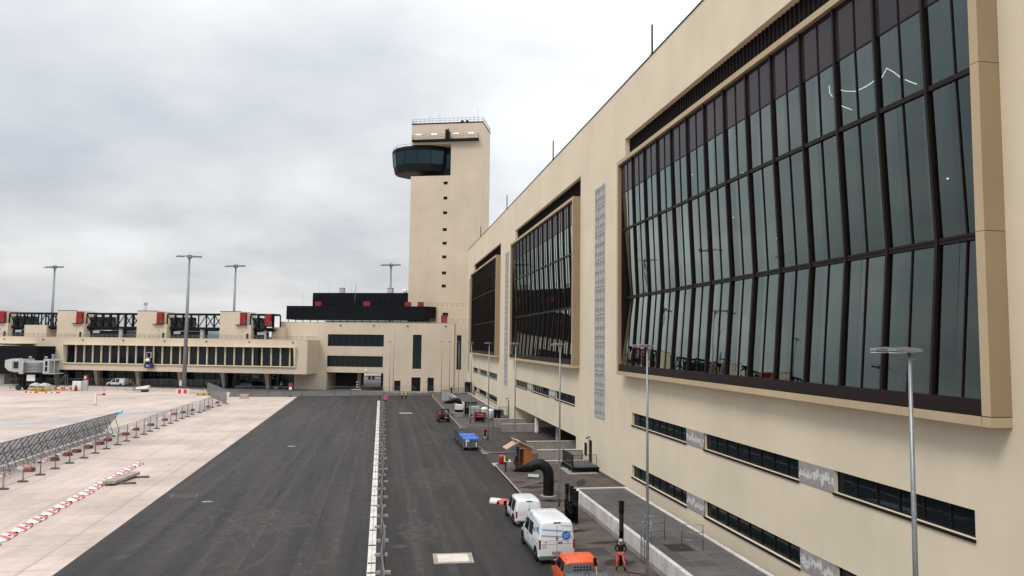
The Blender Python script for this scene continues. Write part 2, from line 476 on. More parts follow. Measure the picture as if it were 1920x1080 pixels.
# ------------------------------------------------------------------ camera, sky, sun
def setup():
    f, pitch, yaw, roll = 1379.63, .0743234, .1726351, .0120540
    cy, sy = math.cos(yaw), math.sin(yaw)
    w = Vector((sy*math.cos(pitch), cy*math.cos(pitch), math.sin(pitch)))
    r = Vector((cy, -sy, 0)); u = r.cross(w)
    r2 = r*math.cos(roll)+u*math.sin(roll); u2 = -r*math.sin(roll)+u*math.cos(roll)
    cam = bpy.data.cameras.new('camera'); cam.sensor_width = 36; cam.lens = f/1920*36
    cam.clip_start = .1; cam.clip_end = 9000
    co = bpy.data.objects.new('camera', cam); COL.objects.link(co)
    m = Matrix((r2, u2, -w)).transposed().to_4x4(); m.translation = Vector((0, 0, 12))
    co.matrix_world = m; SC.camera = co
    EL, AZ = R(52), R(-128)          # sun well up, behind and to the left of the camera (azimuth from +Y, clockwise)
    wd = bpy.data.worlds.new('World'); SC.world = wd; wd.use_nodes = True
    nt = wd.node_tree; nt.nodes.clear()
    out = nt.nodes.new('ShaderNodeOutputWorld')
    sky = nt.nodes.new('ShaderNodeTexSky'); sky.sky_type = 'NISHITA'; sky.sun_disc = False
    sky.sun_elevation = EL; sky.sun_rotation = AZ; sky.air_density = 1; sky.dust_density = 2
    tc = nt.nodes.new('ShaderNodeTexCoord'); sep = nt.nodes.new('ShaderNodeSeparateXYZ')
    nt.links.new(tc.outputs['Generated'], sep.inputs[0])
    z = mth(nt, 'MAXIMUM', sep.outputs[2], 0.)
    d = mth(nt, 'ADD', z, .24)
    cb = nt.nodes.new('ShaderNodeCombineXYZ')
    nt.links.new(mth(nt, 'DIVIDE', sep.outputs[0], d), cb.inputs[0])
    nt.links.new(mth(nt, 'DIVIDE', sep.outputs[1], d), cb.inputs[1])
    mp = nt.nodes.new('ShaderNodeMapping'); mp.inputs['Location'].default_value = (3.35, 1.2, .0)
    mp.inputs['Rotation'].default_value = (0, 0, R(12))
    nt.links.new(cb.outputs[0], mp.inputs[0])
    n1 = noise(nt, mp.outputs[0], .85, 6, .50)
    n2 = noise(nt, mp.outputs[0], 2.1, 7, .55)
    n = mth(nt, 'ADD', mth(nt, 'MULTIPLY', n1, .66), mth(nt, 'MULTIPLY', n2, .34))
    # the thinnest cloud lies to the right of the tower, the heaviest bank low to the left
    side = mth(nt, 'MULTIPLY', mth(nt, 'ADD', sep.outputs[0], .12), .30)
    n = mth(nt, 'ADD', n, side)
    cloud = ramp(nt, n, [(.26, (.40, .435, .485)), (.375, (.50, .53, .575)), (.46, (.595, .615, .64)), (.55, (.70, .72, .74)), (.66, (.83, .89, .91))])
    # overcast dome: brighter towards the zenith
    hz = mth(nt, 'ADD', .93, mth(nt, 'MULTIPLY', mth(nt, 'POWER', z, 2.4), 1.9))
    low = ramp(nt, z, [(.0, (1.0, .965, .93)), (.22, (1, 1, 1))])
    cloud = mixc(nt, 1., cloud, low, 'MULTIPLY')
    vm = nt.nodes.new('ShaderNodeVectorMath'); vm.operation = 'SCALE'
    nt.links.new(cloud, vm.inputs[0]); nt.links.new(mth(nt, 'MULTIPLY', hz, 10.2), vm.inputs['Scale'])
    mix = mixc(nt, .93, sky.outputs[0], vm.outputs[0])
    bg = N(nt, 'ShaderNodeBackground', Strength=.1)
    nt.links.new(mix, bg.inputs[0]); nt.links.new(bg.outputs[0], out.inputs[0])
    sun = bpy.data.lights.new('sun', 'SUN'); sun.energy = 1.35; sun.angle = R(18); sun.color = (1, .955, .89)
    so = bpy.data.objects.new('sun', sun); COL.objects.link(so)
    dr = Vector((math.sin(AZ)*math.cos(EL), math.cos(AZ)*math.cos(EL), math.sin(EL)))
    so.rotation_euler = (-dr).to_track_quat('-Z', 'Y').to_euler(); so.location = (0, -20, 60)
    SC.view_settings.view_transform = 'Standard'; SC.view_settings.look = 'None'
    SC.view_settings.gamma = 1; SC.view_settings.exposure = .34
setup()

# ------------------------------------------------------------------ ground
def arc_pts(cx, cy, r, a0, a1, n=18): return [(cx+r*math.cos(R(a0+(a1-a0)*i/n)), cy+r*math.sin(R(a0+(a1-a0)*i/n))) for i in range(n+1)]
def sheet(pts, z, name, mat, kind='structure'):
    mb = MB(); mb.add([(p[0], p[1], z) for p in pts], [tuple(range(len(pts)))])
    o = mb.build(name, mat, normals=False); o['kind'] = kind; return o
mb = MB()
mb.add([(-4000, -300, 0), (4000, -300, 0), (4000, 7000, 0), (-4000, 7000, 0)], [(0, 1, 2, 3)])
structure('ground', mb, 'apron', normals=False)
sheet([(-14.9, -60), (11.0, -60), (11.0, 163), (-17.6, 163)], .004, 'road', 'asphalt')
sheet([(-31.5, 163.0), (22, 163.0), (22, 185), (12, 192), (-19, 203), (-36, 206), (-95, 224), (-95, 208), (-60, 196.0), (-46, 190), (-34, 178)], .008, 'cross_road', 'asphalt_old')
sheet([(-17.6, 162.9), (12.0, 162.9), (12.0, 168.0), (-17.2, 165.5)], .012, 'road', 'asphalt')
sheet([(-90, 75), (-84, 69), (-29.6, 127.5), (-29.6, 140.5)], .004, 'taxi_lane', 'asphalt_old').data.materials[0] = simple('lane_grey', (.36, .31, .29), .8, 0, .18, .25, .05, 0, .4, .5)
mb = MB()
for k in range(9):
    t = -52+k*4.4; mb.add([(t-14.2, t+152.5+14.0-2, .009), (t-12.0, t+154.7+14.0-2, .009), (t-12.1, t+155.0+14.0-2, .009), (t-14.3, t+152.8+14.0-2, .009)], [(0, 1, 2, 3)])
o = structure('lane_marking', mb, 'line_white', normals=False)
def stripe(name, a, b, w, mat, z=.009):
    a, b = Vector((a[0], a[1], z)), Vector((b[0], b[1], z)); d = (b-a).normalized(); n = Vector((-d.y, d.x, 0))*w/2
    m = MB(); m.add([a-n, b-n, b+n, a+n], [(0, 1, 2, 3)]); return structure(name, m, mat, normals=False)
stripe('lane_marking', (-84, 68), (-29.7, 126.2), .5, 'line_red')
stripe('lane_marking', (-90, 76), (-29.7, 141.5), .28, 'line_white')
stripe('apron_marking', (-95, 150), (-45, 172.6), .35, 'line_white')
stripe('apron_marking', (-95, 166), (-52, 171), .3, 'line_yellow')
stripe('apron_marking', (-80, 118), (-30.5, 149), .25, 'line_white')
stripe('apron_marking', (-29.9, 137.5), (-23.5, 141.5), .25, 'line_white')
sheet([(-96, 170.5), (-60, 169.8), (-58, 172.6), (-96, 178)], .006, 'apron_marking', 'line_red')
stripe('road_marking', (-25, 99), (-16.8, 100.6), .35, 'line_white', .008)
# patches on the new asphalt
sheet([(3.0, 127.0), (5.2, 126.9), (5.2, 125.0), (3.1, 125.0)], .009, 'road_patch', 'concrete')
mb = MB()
mb.loft([[(x, 2600+random.uniform(-60, 60), -5), (x, 2600, h), (x, 2900, h), (x, 2900, -5)] for x, h in
         [(-2600+i*65, 34+12*math.sin(i*.7)+9*math.sin(i*1.9+1)+random.uniform(-5, 5)) for i in range(70)]])
structure('hills', mb, 'hill')

def tyre_mat():
    m, nt, out = new_mat('tyre_mark')
    n = noise(nt, coords(nt), 1.5, 5, .7)
    d = N(nt, 'ShaderNodeBsdfDiffuse', Color=(.16, .145, .138, 1)); tr = nt.nodes.new('ShaderNodeBsdfTransparent')
    f = ramp(nt, n, [(.38, g3(0)), (.72, g3(.5))])
    mx = nt.nodes.new('ShaderNodeMixShader'); nt.links.new(f, mx.inputs[0]); nt.links.new(tr.outputs[0], mx.inputs[1]); nt.links.new(d.outputs[0], mx.inputs[2]); nt.links.new(mx.outputs[0], out.inputs[0]); return m
M['tyre_mark'] = tyre_mat()
def ribbon(pts, w, z=.0075):
    mb = MB(); P = [Vector((p[0], p[1], z)) for p in pts]
    for i, p in enumerate(P):
        t = (P[min(i+1, len(P)-1)]-P[max(i-1, 0)]).normalized(); n = Vector((-t.y, t.x, 0))*w/2; mb.v += [tuple(p-n), tuple(p+n)]
    for i in range(len(P)-1): mb.f.append([2*i, 2*i+1, 2*i+3, 2*i+2]); mb.m.append(0); mb.sm.append(False)
    structure('tyre_mark', mb, 'tyre_mark', normals=False)
for cx, cy, r, a0, a1 in [(-17.5, 46, 10.0, -25, 62), (-17.5, 46, 11.7, -30, 66), (-19.5, 50, 9.0, -40, 30), (-16.5, 44, 8.6, -15, 70), (-22, 60, 14, -35, 25)]:
    ribbon(arc_pts(cx, cy, r, a0, a1), .28)
for x0, x1, y0, y1, w in [(-9.2, -8.2, 38, 150, .5), (-7.4, -6.6, 38, 150, .5), (-4.2, -3.5, 38, 150, .4), (-2.4, -2.0, 38, 150, .4), (-13.8, -12.6, 44, 150, .6), (2.2, 2.4, 38, 150, .4), (4.0, 4.1, 38, 150, .4), (6.8, 6.2, 50, 150, .5), (8.6, 7.9, 60, 150, .5)]:
    ribbon([(x0+(x1-x0)*k/20, y0+(y1-y0)*k/20) for k in range(21)], w)
def soft_patch(cx, cy, rx, ry):
    mb = MB(); n = 30
    mb.add([(cx+rx*math.cos(2*math.pi*k/n)*(1+.2*math.sin(k*1.9+cx)), cy+ry*math.sin(2*math.pi*k/n)*(1+.25*math.cos(k*1.3+cy)), .0072) for k in range(n)], [tuple(range(n))])
    structure('dust_patch', mb, 'tyre_mark', normals=False)
for a in [(-7, 52, 2.6, 3.2), (-11.5, 75, 2.2, 6), (-4, 95, 1.8, 9), (4.5, 66, 1.8, 5), (6.5, 95, 1.6, 8), (-12, 120, 2.5, 12), (2.5, 48, 1.3, 3)]: soft_patch(*a)
# pavement islands with kerbs
def island(pts, h, mat, name='pavement', kerb=True):
    mb = MB(); n = len(pts)
    mb.add([(p[0], p[1], h) for p in pts], [tuple(range(n))])
    mb.add([(p[0], p[1], h) for p in pts]+[(p[0], p[1], 0) for p in pts], [(i, n+i, n+(i+1) % n, (i+1) % n) for i in range(n)])
    o = structure(name, mb, mat)
    return o
def kerb(path, h=.135, w=.16, name='kerb'):
    mb = MB()
    P = [Vector((p[0], p[1], 0)) for p in path]
    secs = []
    for i, p in enumerate(P):
        t = (P[min(i+1, len(P)-1)]-P[max(i-1, 0)]).normalized(); nn = Vector((t.y, -t.x, 0))
        secs.append([p, p+Vector((0, 0, h-.02)), p+nn*.02+Vector((0, 0, h)), p+nn*w+Vector((0, 0, h)), p+nn*w])
    mb.loft(secs); return structure(name, mb, 'concrete')
def arc(cx, cy, r, a0, a1, n=8): return [(cx+r*math.cos(R(a0+(a1-a0)*i/n)), cy+r*math.sin(R(a0+(a1-a0)*i/n))) for i in range(n+1)]
A = [(11.0, -40), (11.0, 71)]+arc(13.3, 71.5, 2.3, 180, 95)+[(15.6, 73.9)]
island(A+[(15.6, 73.9), (20, 73.9), (20, -40)], .12, 'paving')
kerb(A)
B = [(15.4, 80.0), (12.6, 79.8)]+arc(12.4, 81.2, 1.3, 260, 180, 6)+[(11.1, 101.5)]+arc(12.4, 101.6, 1.3, 180, 100, 6)+[(15.4, 103.0)]
island(B+[(45, 103), (45, 80)], .12, 'asphalt_wet', 'forecourt')
kerb(B)
Cc = [(15.6, 104.6), (13.4, 104.8)]+arc(13.0, 106.6, 2.0, 250, 180, 6)+[(10.9, 120), (10.9, 163), (11.4, 168), (13, 172), (17, 174.5)]
island(Cc+[(20, 174.5), (20, 104.6)], .12, 'paving')
kerb(Cc)
sheet([(11.0, 73.9), (20, 73.9), (20, 80), (11.0, 80)], .006, 'road', 'asphalt_wet')
sheet([(11.0, 103), (20, 103), (20, 104.7), (11.0, 104.7)], .006, 'road', 'asphalt_wet')
sheet([(5, 79.5), (11, 78.4), (11.4, 79.6), (8.5, 80.3)], .0065, 'puddle', 'puddle')
sheet([(5.5, 101), (11, 102.4), (11, 103.6), (8.4, 103.2)], .0065, 'puddle', 'puddle')
def blob(cx, cy, rx, ry, rz, name, mat, z):
    mb = MB(); n = 26
    mb.add([(cx+math.cos(R(rz))*rx*math.cos(2*math.pi*k/n)*(1+.25*math.sin(k*2.1))-math.sin(R(rz))*ry*math.sin(2*math.pi*k/n)*(1+.25*math.cos(k*1.7)),
             cy+math.sin(R(rz))*rx*math.cos(2*math.pi*k/n)*(1+.25*math.sin(k*2.1))+math.cos(R(rz))*ry*math.sin(2*math.pi*k/n)*(1+.25*math.cos(k*1.7)), z) for k in range(n)], [tuple(range(n))])
    return structure(name, mb, mat, normals=False)
for a in [(12.5, 60.6, 1.0, .5, 5), (13.0, 55.3, .9, .5, -10), (14.2, 62.5, 1.5, .4, 30), (13.2, 51.5, .7, .35, 0), (12.2, 46.3, 1.1, .35, 12), (13.6, 43.5, 1.2, .3, 5), (12.9, 39.4, .9, .6, 0), (17, 62, 1.6, .4, 70)]:
    blob(*a, 'puddle', 'puddle', .126)
for a in [(4.6, 61, .28, .16, 0), (3.1, 55.5, .12, .2, 0), (3.3, 52.8, .16, .22, 4), (9.0, 60, .4, .1, 20), (7.4, 72, .6, .2, 10)]:
    blob(*a, 'oil_stain', 'puddle', .0085)

# ------------------------------------------------------------------ terminal (long building on the right)
XW = 20.0
term = thing('terminal_building', (XW, 0, 0), 'long cream terminal building with three huge dark glazed bays along the road', 'building', R(-90))
def HY(y0, y1, z0, z1, *d): return (-max(y0, y1), -min(y0, y1), z0, z1)+d     # hole given in distance along the road
BAY_L = 38.35
bays = [20.75, 73.7, 126.6]
holes = []
for n in bays:
    holes.append(HY(n+.25, n+BAY_L-.25, 9.75, 27.05, .5))
    holes.append(HY(n-.1, n+38.5, 27.36, 29.5, .45))
strips = []                                   # (y far, y near, z0, z1, panes)
for a, b, k in [(57.5, 46.65, 8), (43.93, 33.22, 8), (30.42, 22.43, 6)]:
    strips += [(a, b, 5.52, 6.5, k), (a, b, 1.40, 2.36, k)]
infills = [(46.65, 43.93), (33.22, 30.42)]
for a, b, k in [(110.85, 101.2, 7), (98.25, 87.7, 8), (84.46, 75.46, 7)]: strips.append((a, b, 5.55, 6.5, k))
for a, b, k in [(164, 155.6, 6), (153, 141.8, 8), (139.6, 128.9, 8)]: strips.append((a, b, 5.58, 6.5, k))
for a, b, k in [(162, 156.9, 4), (154.2, 142.1, 9), (139.9, 128.6, 8)]: strips.append((a, b, 1.42, 2.45, k))
inf = [(46.65, 43.93, 5.52, 6.5), (33.22, 30.42, 5.52, 6.5), (46.65, 43.93, 1.40, 2.36), (33.22, 30.42, 1.40, 2.36),
       (101.2, 98.25, 5.55, 6.5), (87.7, 84.46, 5.55, 6.5), (155.6, 153, 5.58, 6.5), (141.8, 139.6, 5.58, 6.5), (156.9, 154.2, 1.42, 2.45), (142.1, 139.9, 1.42, 2.45)]
for a, b, z0, z1, k in strips: holes.append(HY(a, b, z0, z1, .28))
perfs = [(64.95, 68.1), (118.0, 121.1), (171.0, 174.1)]
holes.append(HY(74.95, 111.5, -.2, 2.40, 26))
for y0, y1 in perfs: holes.append(HY(y0, y1, 5.1, 26.93, .15))
doors = [(69.02, 70.33, .38, 2.72), (116.1, 117.3, .12, 2.85), (163.9, 164.7, .1, 2.5), (174.4, 175.6, .1, 2.9)]
for d in doors: holes.append(HY(d[0], d[1], d[2], d[3], .2))
mb = MB()
mb.wall(-177.6, 34, -.2, 34.36, holes, 0, .28, 0)
mb.quad((-177.6, 0, -.2), (-177.6, 0, 34.36), (-177.6, 45, 34.36), (-177.6, 45, -.2))
mb.quad((34, 0, -.2), (34, 45, -.2), (34, 45, 34.36), (34, 0, 34.36))
mb.quad((-177.6, 45, -.2), (-177.6, 45, 34.36), (34, 45, 34.36), (34, 45, -.2))
mb.build('wall', 'cream', term)
mb = MB(); mb.box(-177.65, 34.05, -.06, .5, 34.36, 34.44); mb.box(-177.62, 34, .5, 45, 34.0, 34.3); mb.build('roof', 'frame_black', term)
mb = MB(); mb.box(-74.7, 34, -.035, .0, -.1, .34); mb.box(-177.5, -111.7, -.035, 0, -.1, .22); mb.build('plinth', 'concrete_dk', term)
for y in (19.5, 53.2, 87.15, 121.5, 155.5):
    mb = MB(); mb.tube([(-y, .15, 34.4), (-y, .15, 36.95)], .075, 8); mb.tube([(-y, .15, 34.4), (-y, .15, 34.6)], .16, 8)
    mb.build('lightning_rod', 'frame_black', term)
# undercroft
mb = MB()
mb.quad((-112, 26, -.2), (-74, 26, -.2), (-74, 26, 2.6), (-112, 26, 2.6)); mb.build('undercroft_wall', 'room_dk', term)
for y, x in [(96.9, .38), (89.7, 1.55), (106, 6), (98, 9), (82, 7)]:
    mb = MB(); mb.lathe([(.30, 0), (.30, .36), (.29, .37), (.29, 2.42)], 20, (-y, x+.1, 0)); mb.build('pillar', 'concrete_lt', term)
for y in (80, 88, 94, 101, 107):
    mb = MB(); mb.box(-y-.6, -y+.6, 8, 8.12, 2.28, 2.36); mb.build('ceiling_lamp', 'lamp_white', term)
def strip_window(parent, u0, u1, z0, z1, panes, y=0., depth=.2, sill=True, sname='window', glass_m='glass', fr='frame_dark'):
    w = MB(); b = .05
    w.box(u0, u1, y+depth, y+depth+.06, z0, z0+b); w.box(u0, u1, y+depth, y+depth+.06, z1-b, z1)
    w.box(u0, u0+b, y+depth, y+depth+.06, z0+b, z1-b); w.box(u1-b, u1, y+depth, y+depth+.06, z0+b, z1-b)
    for k in range(1, panes):
        u = u0+(u1-u0)*k/panes; w.box(u-.035, u+.035, y+depth-.02, y+depth+.06, z0+b, z1-b)
    fo = w.build(sname, fr, parent)
    g = MB(); g.box(u0+.01, u1-.01, y+depth+.035, y+depth+.05, z0+.01, z1-.01); g.build('pane', glass_m, fo)
    if sill:
        s = MB(); s.box(u0-.02, u1+.02, y-.07, y+depth, z0-.11, z0-.003); s.build('sill', fr, fo)
    return fo
for a, b, z0, z1, k in strips: strip_window(term, -a, -b, z0, z1, k)
for i, (a, b, z0, z1) in enumerate(inf):
    mb = MB(); mb.box(0, a-b, -.004, .05, 0, z1-z0); mb.build('infill_panel', 'infill', term, (-a, -.010, z0))
    mb = MB(); mb.box(-a, -b, -.03, .03, z0-.05, z0-.004); mb.build('sill', 'concrete', term)
# perforated strips
rows = []; zt = 26.93
lay = [2, 3, 3, 3, 3, 3, 3, 2, 3]; rh = .873
def perf_panel(y0, y1):
    m = MB(); hs = []; z = zt; w = y1-y0
    for g in lay:
        h = g*rh; zb = z-h
        pan = []
        for r_ in range(g):
            for c_ in range(4):
                uc = -y1+w*(c_+.62)/4.25+.02; zc = z-(r_+.5)*rh
                pan.append((uc-.17, uc+.17, zc-.24, zc+.20))
        m.wall(-y1, -y0, zb+.02, z-.02, pan, -.05, .16, 0, 0)
        m.quad((-y1, -.05, z-.02), (-y0, -.05, z-.02), (-y0, .0, z-.02), (-y1, .0, z-.02)); m.quad((-y1, -.05, zb+.02), (-y0, -.05, zb+.02), (-y0, 0, zb+.02), (-y1, 0, zb+.02))
        for hh in pan:
            m.quad((hh[0], .11, hh[2]), (hh[1], .11, hh[2]), (hh[1], .11, hh[3]), (hh[0], .11, hh[3]), 1)
            # sloped lower lip that throws rain out
            m.add([(hh[0], -.05, hh[2]), (hh[1], -.05, hh[2]), (hh[1], .105, hh[2]+.13), (hh[0], .105, hh[2]+.13)], [(0, 1, 2, 3)], 0)
        z = zb
    m.box(-y1-.03, -y1, -.055, .0, z, zt, 0); m.box(-y0, -y0+.03, -.055, .0, z, zt, 0)
    return m
for y0, y1 in perfs:
    perf_panel(y0, y1).build('perforated_panel', ['perf', 'perf_in'], term, normals=False)
# doors of the terminal
for i, d in enumerate(doors):
    mb = MB(); mb.box(-d[1], -d[0], .1, .16, d[2], d[3]); do = mb.build('door', 'frame_black', term)
    mb = MB(); mb.box(-d[0]-.2, -d[0]-.14, .04, .1, d[2]+1.0, d[2]+1.16); mb.build('handle', 'galv', do)
mb = MB(); mb.box(-71.55, -70.75, -.05, 0, 1.05, 2.25); mb.build('vent_grille', 'frame_black', term)
for y, z in [(69.7, 2.95), (116.7, 3.1)]:
    mb = MB(); mb.tube([(-y, 0, z), (-y, -.12, z+.08), (-y, -.3, z)], .05, 8); mb.lathe([(.05, -.02), (.13, -.12), (.13, -.14)], 12, (-y, -.32, z+.02)); mb.build('wall_lamp', 'frame_black', term)

# glazed bays
PROF = [(9.80, -.66), (10.33, -.62), (15.83, -.20), (21.50, -.46), (24.60, -.56), (27.0, -.60)]
def prof_y(z):
    for (z0, y0), (z1, y1) in zip(PROF, PROF[1:]):
        if z <= z1: return y0+(y1-y0)*(z-z0)/(z1-z0)
    return PROF[-1][1]
GI = .10                                   # glass sits this far behind the fin fronts
def bay(n):
    f = n+BAY_L
    fr = MB(); sg = 4.02
    u0, u1 = -f, -n
    # near and far jambs in three lifts, head and sill in segments, open joints between them
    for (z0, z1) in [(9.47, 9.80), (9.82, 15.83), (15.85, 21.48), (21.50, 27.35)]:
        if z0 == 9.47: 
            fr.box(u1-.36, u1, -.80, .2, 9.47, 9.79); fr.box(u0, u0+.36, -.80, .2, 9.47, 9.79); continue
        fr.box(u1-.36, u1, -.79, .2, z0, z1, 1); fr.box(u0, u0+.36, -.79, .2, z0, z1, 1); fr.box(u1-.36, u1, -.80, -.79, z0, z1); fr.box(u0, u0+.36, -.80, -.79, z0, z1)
    k = 0; a = u1-.375
    while a > u0+.4:
        b = max(a-sg, u0+.375)
        fr.box(b, a-.015, -.80, .2, 9.47, 9.79); fr.box(b, a-.015, -.80, .2, 27.03, 27.35)
        a = b; k += 1
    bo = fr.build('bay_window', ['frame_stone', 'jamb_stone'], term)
    # louvre band above
    lv = MB(); lv.quad((u0-.15, .44, 27.36), (u1+.1, .44, 27.36), (u1+.1, .44, 29.5), (u0-.15, .44, 29.5))
    u = u0
    while u < u1: lv.box(u, u+.05, .36, .44, 27.38, 29.5); u += .42
    lv.build('louvre_band', 'louvre', bo)
    # glass sheets
    a, b = u0+.36, u1-.36
    g = MB()
    zs = [p[0] for p in PROF[1:5]]
    for z0, z1 in zip(zs, zs[1:]):
        e = b
        while e > a+.05:
            w_ = max(a, e-(1.455 if e == b else 1.345)); j = [random.uniform(-.007, .007) for _ in range(4)]      # panes never sit perfectly true
            g.quad((w_, prof_y(z0)+GI+j[0], z0), (e, prof_y(z0)+GI+j[1], z0), (e, prof_y(z1)+GI+j[2], z1), (w_, prof_y(z1)+GI+j[3], z1)); e = w_
    g.build('glazing', 'bay_glass', bo, normals=False)
    g = MB(); g.quad((a, prof_y(24.6)+GI, 24.6), (b, prof_y(24.6)+GI, 24.6), (b, prof_y(27)+GI, 27.03), (a, prof_y(27)+GI, 27.03)); g.build('spandrel_panel', 'spandrel', bo, normals=False)
    s = MB(); s.prism([(-.72, 9.80), (-.70, 10.33), (-.30, 10.36), (-.2, 9.80)], a, b, 'x'); s.box(a, b, -.78, -.72, 9.80, 9.86); s.build('sill_panel', 'frame_dark', bo)
    # fins
    def fin(u, w, front, back):
        m = MB(); P2 = []
        zz = [10.3, 15.83, 21.5, 24.6, 27.02]
        m.loft([[(u-w/2, prof_y(z)+front, z), (u+w/2, prof_y(z)+front, z), (u+w/2, prof_y(z)+back, z), (u-w/2, prof_y(z)+back, z)] for z in zz]); return m
    k = 0; y = n+2.80
    while y < f-1.0:
        fin(-y, .125, -.04, GI+.12).build('mullion', 'frame_dark', bo); y += 2.69
    th = MB(); y = n+2.80-1.345
    while y < f-.4:
        t_ = fin(-y, .05, .05, GI+.05); th.add(t_.v, t_.f); y += 2.69
    th.build('glazing_bars', 'frame_dark', bo)
    for z, h, d in [(15.83, .24, .0), (21.5, .19, .0), (24.6, .06, .06)]:
        m = MB(); y_ = prof_y(z)
        if h > .2:
            m.box(a, b, y_+d, y_+GI+.1, z-h/2, z-.02); m.box(a, b, y_+d, y_+GI+.1, z+.02, z+h/2); m.box(a, b, y_+d+.04, y_+GI+.1, z-.02, z+.02)
        else: m.box(a, b, y_+d, y_+GI+.05, z-h/2, z+h/2)
        m.build('transom', 'frame_dark', bo)
    m = MB(); m.box(a, b, prof_y(27)+.05, .2, 26.86, 27.025); m.box(a, a+.12, -.5, .3, 10.3, 26.9); m.box(b-.12, b, -.5, .3, 10.3, 26.9); m.build('head_rail', 'frame_dark', bo)
    # rooms behind the glass
    r = MB()
    r.quad((u0, 9, 9.7), (u1, 9, 9.7), (u1, 9, 27.2), (u0, 9, 27.2)); r.quad((u0, .5, 9.72), (u1, .5, 9.72), (u1, 9, 9.72), (u0, 9, 9.72)); r.quad((u0, .5, 27.1), (u1, .5, 27.1), (u1, 9, 27.1), (u0, 9, 27.1))
    r.quad((u0+.2, .5, 9.7), (u0+.2, 9, 9.7), (u0+.2, 9, 27.2), (u0+.2, .5, 27.2)); r.quad((u1-.2, .5, 9.7), (u1-.2, 9, 9.7), (u1-.2, 9, 27.2), (u1-.2, .5, 27.2))
    for z in (15.6, 21.3): r.box(u0+.2, u1-.2, 1.6, 9, z, z+.35)
    for q in range(4):
        uu = u0+5+q*9.4
        r.lathe([(.3, 9.75), (.3, 27)], 12, (uu, 3.2, 0))
    r.build('interior', 'room', bo)
for n in bays: bay(n)
# curved strip lamps hanging behind the nearest bay
def W3(y, x, z): return (x, y, z)
lamp_pts = [('long drooping', [(34.68, 25.66), (34.1, 25.35), (33.61, 25.17), (33.2, 25.04)]), ('rising', [(33.0, 25.02), (32.5, 25.0), (32.13, 25.02), (31.45, 25.13)]),
            ('peaked', [(31.35, 24.9), (30.85, 25.34), (30.35, 24.95), (29.89, 24.5)]), ('descending', [(29.6, 24.35), (29.24, 24.11), (28.9, 23.9)]),
            ('short low straight', [(34.57, 24.75), (33.6, 24.2)]), ('short vertical', [(35.45, 26.1), (35.4, 25.7), (35.2, 25.45)])]
for nm, pts in lamp_pts:
    mb = MB(); mb.tube([Vector((22.6+.0, y, z))-Vector((22.6, pts[0][0], pts[0][1])) for y, z in pts], .02, 6)
    o = mb.build('strip_lamp', 'lamp_in', None, (22.6, pts[0][0]*22.6/23.5, 12+(pts[0][1]-12)*22.6/23.5))
    tag(o, nm+' lit strip lamp hanging behind the upper glass of the nearest bay', 'lamp', 'strip lamps behind the nearest bay')
for y, z, nm in [(25.48, 18.7, 'right half, middle row'), (25.99, 16.81, 'right half, just above the fold'), (50, 24.4, 'far half, top row'), (42.34, 22.78, 'centre, top row'), (43.68, 20.19, 'centre, middle row'), (38.4, 18.09, 'centre, lower middle row')]:
    mb = MB(); mb.lathe([(.03, 0), (.045, .03), (.03, .06)], 10)
    tag(mb.build('spot_lamp', 'lamp_in', None, (22., y, z)), 'tiny lit spot lamp seen through the nearest bay, '+nm, 'lamp', 'spot lamps behind the nearest bay')

# raised deck beside the terminal
def raised_deck(Y0, Y1, label):
    deck = thing('raised_deck', (14.4, 0, 0), label, 'deck')
    mb = MB(); y1 = Y1
    while y1 > Y0+1:
        y0 = max(Y0, y1-4.985); mb.box(-.02, .24, y0, y1, .40, 1.19); y1 -= 5.0
    mb.build('wall', 'concrete_lt', deck)
    mb = MB(); mb.box(.0, .22, Y0+.01, Y1-.05, 0, .40); mb.box(.24, 4.0, Y1-.35, Y1-.05, 0, .95); mb.box(.24, 4.0, Y0+.01, Y0+.3, 0, .95); mb.box(3.78, 4.0, Y0+.3, Y1-.35, 0, .95); mb.build('base', 'concrete', deck)
    mb = MB(); mb.box(.25, 3.84, Y1-.3, Y1, .951, 1.19); mb.box(.25, 3.84, Y0, Y0+.25, .951, 1.19); mb.box(3.85, 4.1, Y0, Y1, .951, 1.19); mb.build('coping', 'concrete_lt', deck)
    mb2 = MB(); mb2.quad((.24, Y0+.25, 1.13), (3.85, Y0+.25, 1.13), (3.85, Y1-.3, 1.13), (.24, Y1-.3, 1.13)); mb2.build('paving', 'deck_tile', deck)
    return deck
deck = raised_deck(-6, 54.55, 'nearest raised grey tiled deck with white concrete walls beside the terminal')
raised_deck(121.5, 160, 'farther raised grey deck with white edge beside the terminal')
mb = MB(); mb.quad((.9, 37.6, 1.135), (2.2, 37.6, 1.135), (2.2, 39.0, 1.135), (.9, 39.0, 1.135)); mb.build('hatch', 'puddle', deck)
def guard_rail(loc, label, w, h, rz, hoops=True):
    t = thing('guard_rail', loc, label, 'railing', rz, 'galvanised guard rails on the deck edge')
    m = MB(); r = .028
    m.tube([(0, 0, 0), (0, 0, h), (w, 0, h), (w, 0, 0)], r, 6); m.build('frame', 'galv', t)
    m = MB()
    for z in (h*.35, h*.68): m.tube([(0, 0, z), (w, 0, z)], r*.8, 6)
    m.build('rail', 'galv', t)
    m = MB(); m.box(-.06, .06, -.06, .06, -.012, .012); m.box(w-.06, w+.06, -.06, .06, -.012, .012); m.build('foot_plate', 'galv', t)
    return t
guard_rail((14.62, 39.9, 1.19), 'galvanised guard rail standing across the deck edge beside the tall black post', 1.15, 1.25, R(0))
guard_rail((14.62, 38.9, 1.19), 'galvanised guard rail along the deck edge wall above the ladder', 1.0, 1.2, R(90))
guard_rail((16.0, 38.0, 1.19), 'galvanised guard rail in front of the dark hatch on the deck', 1.1, 1.25, R(-20))
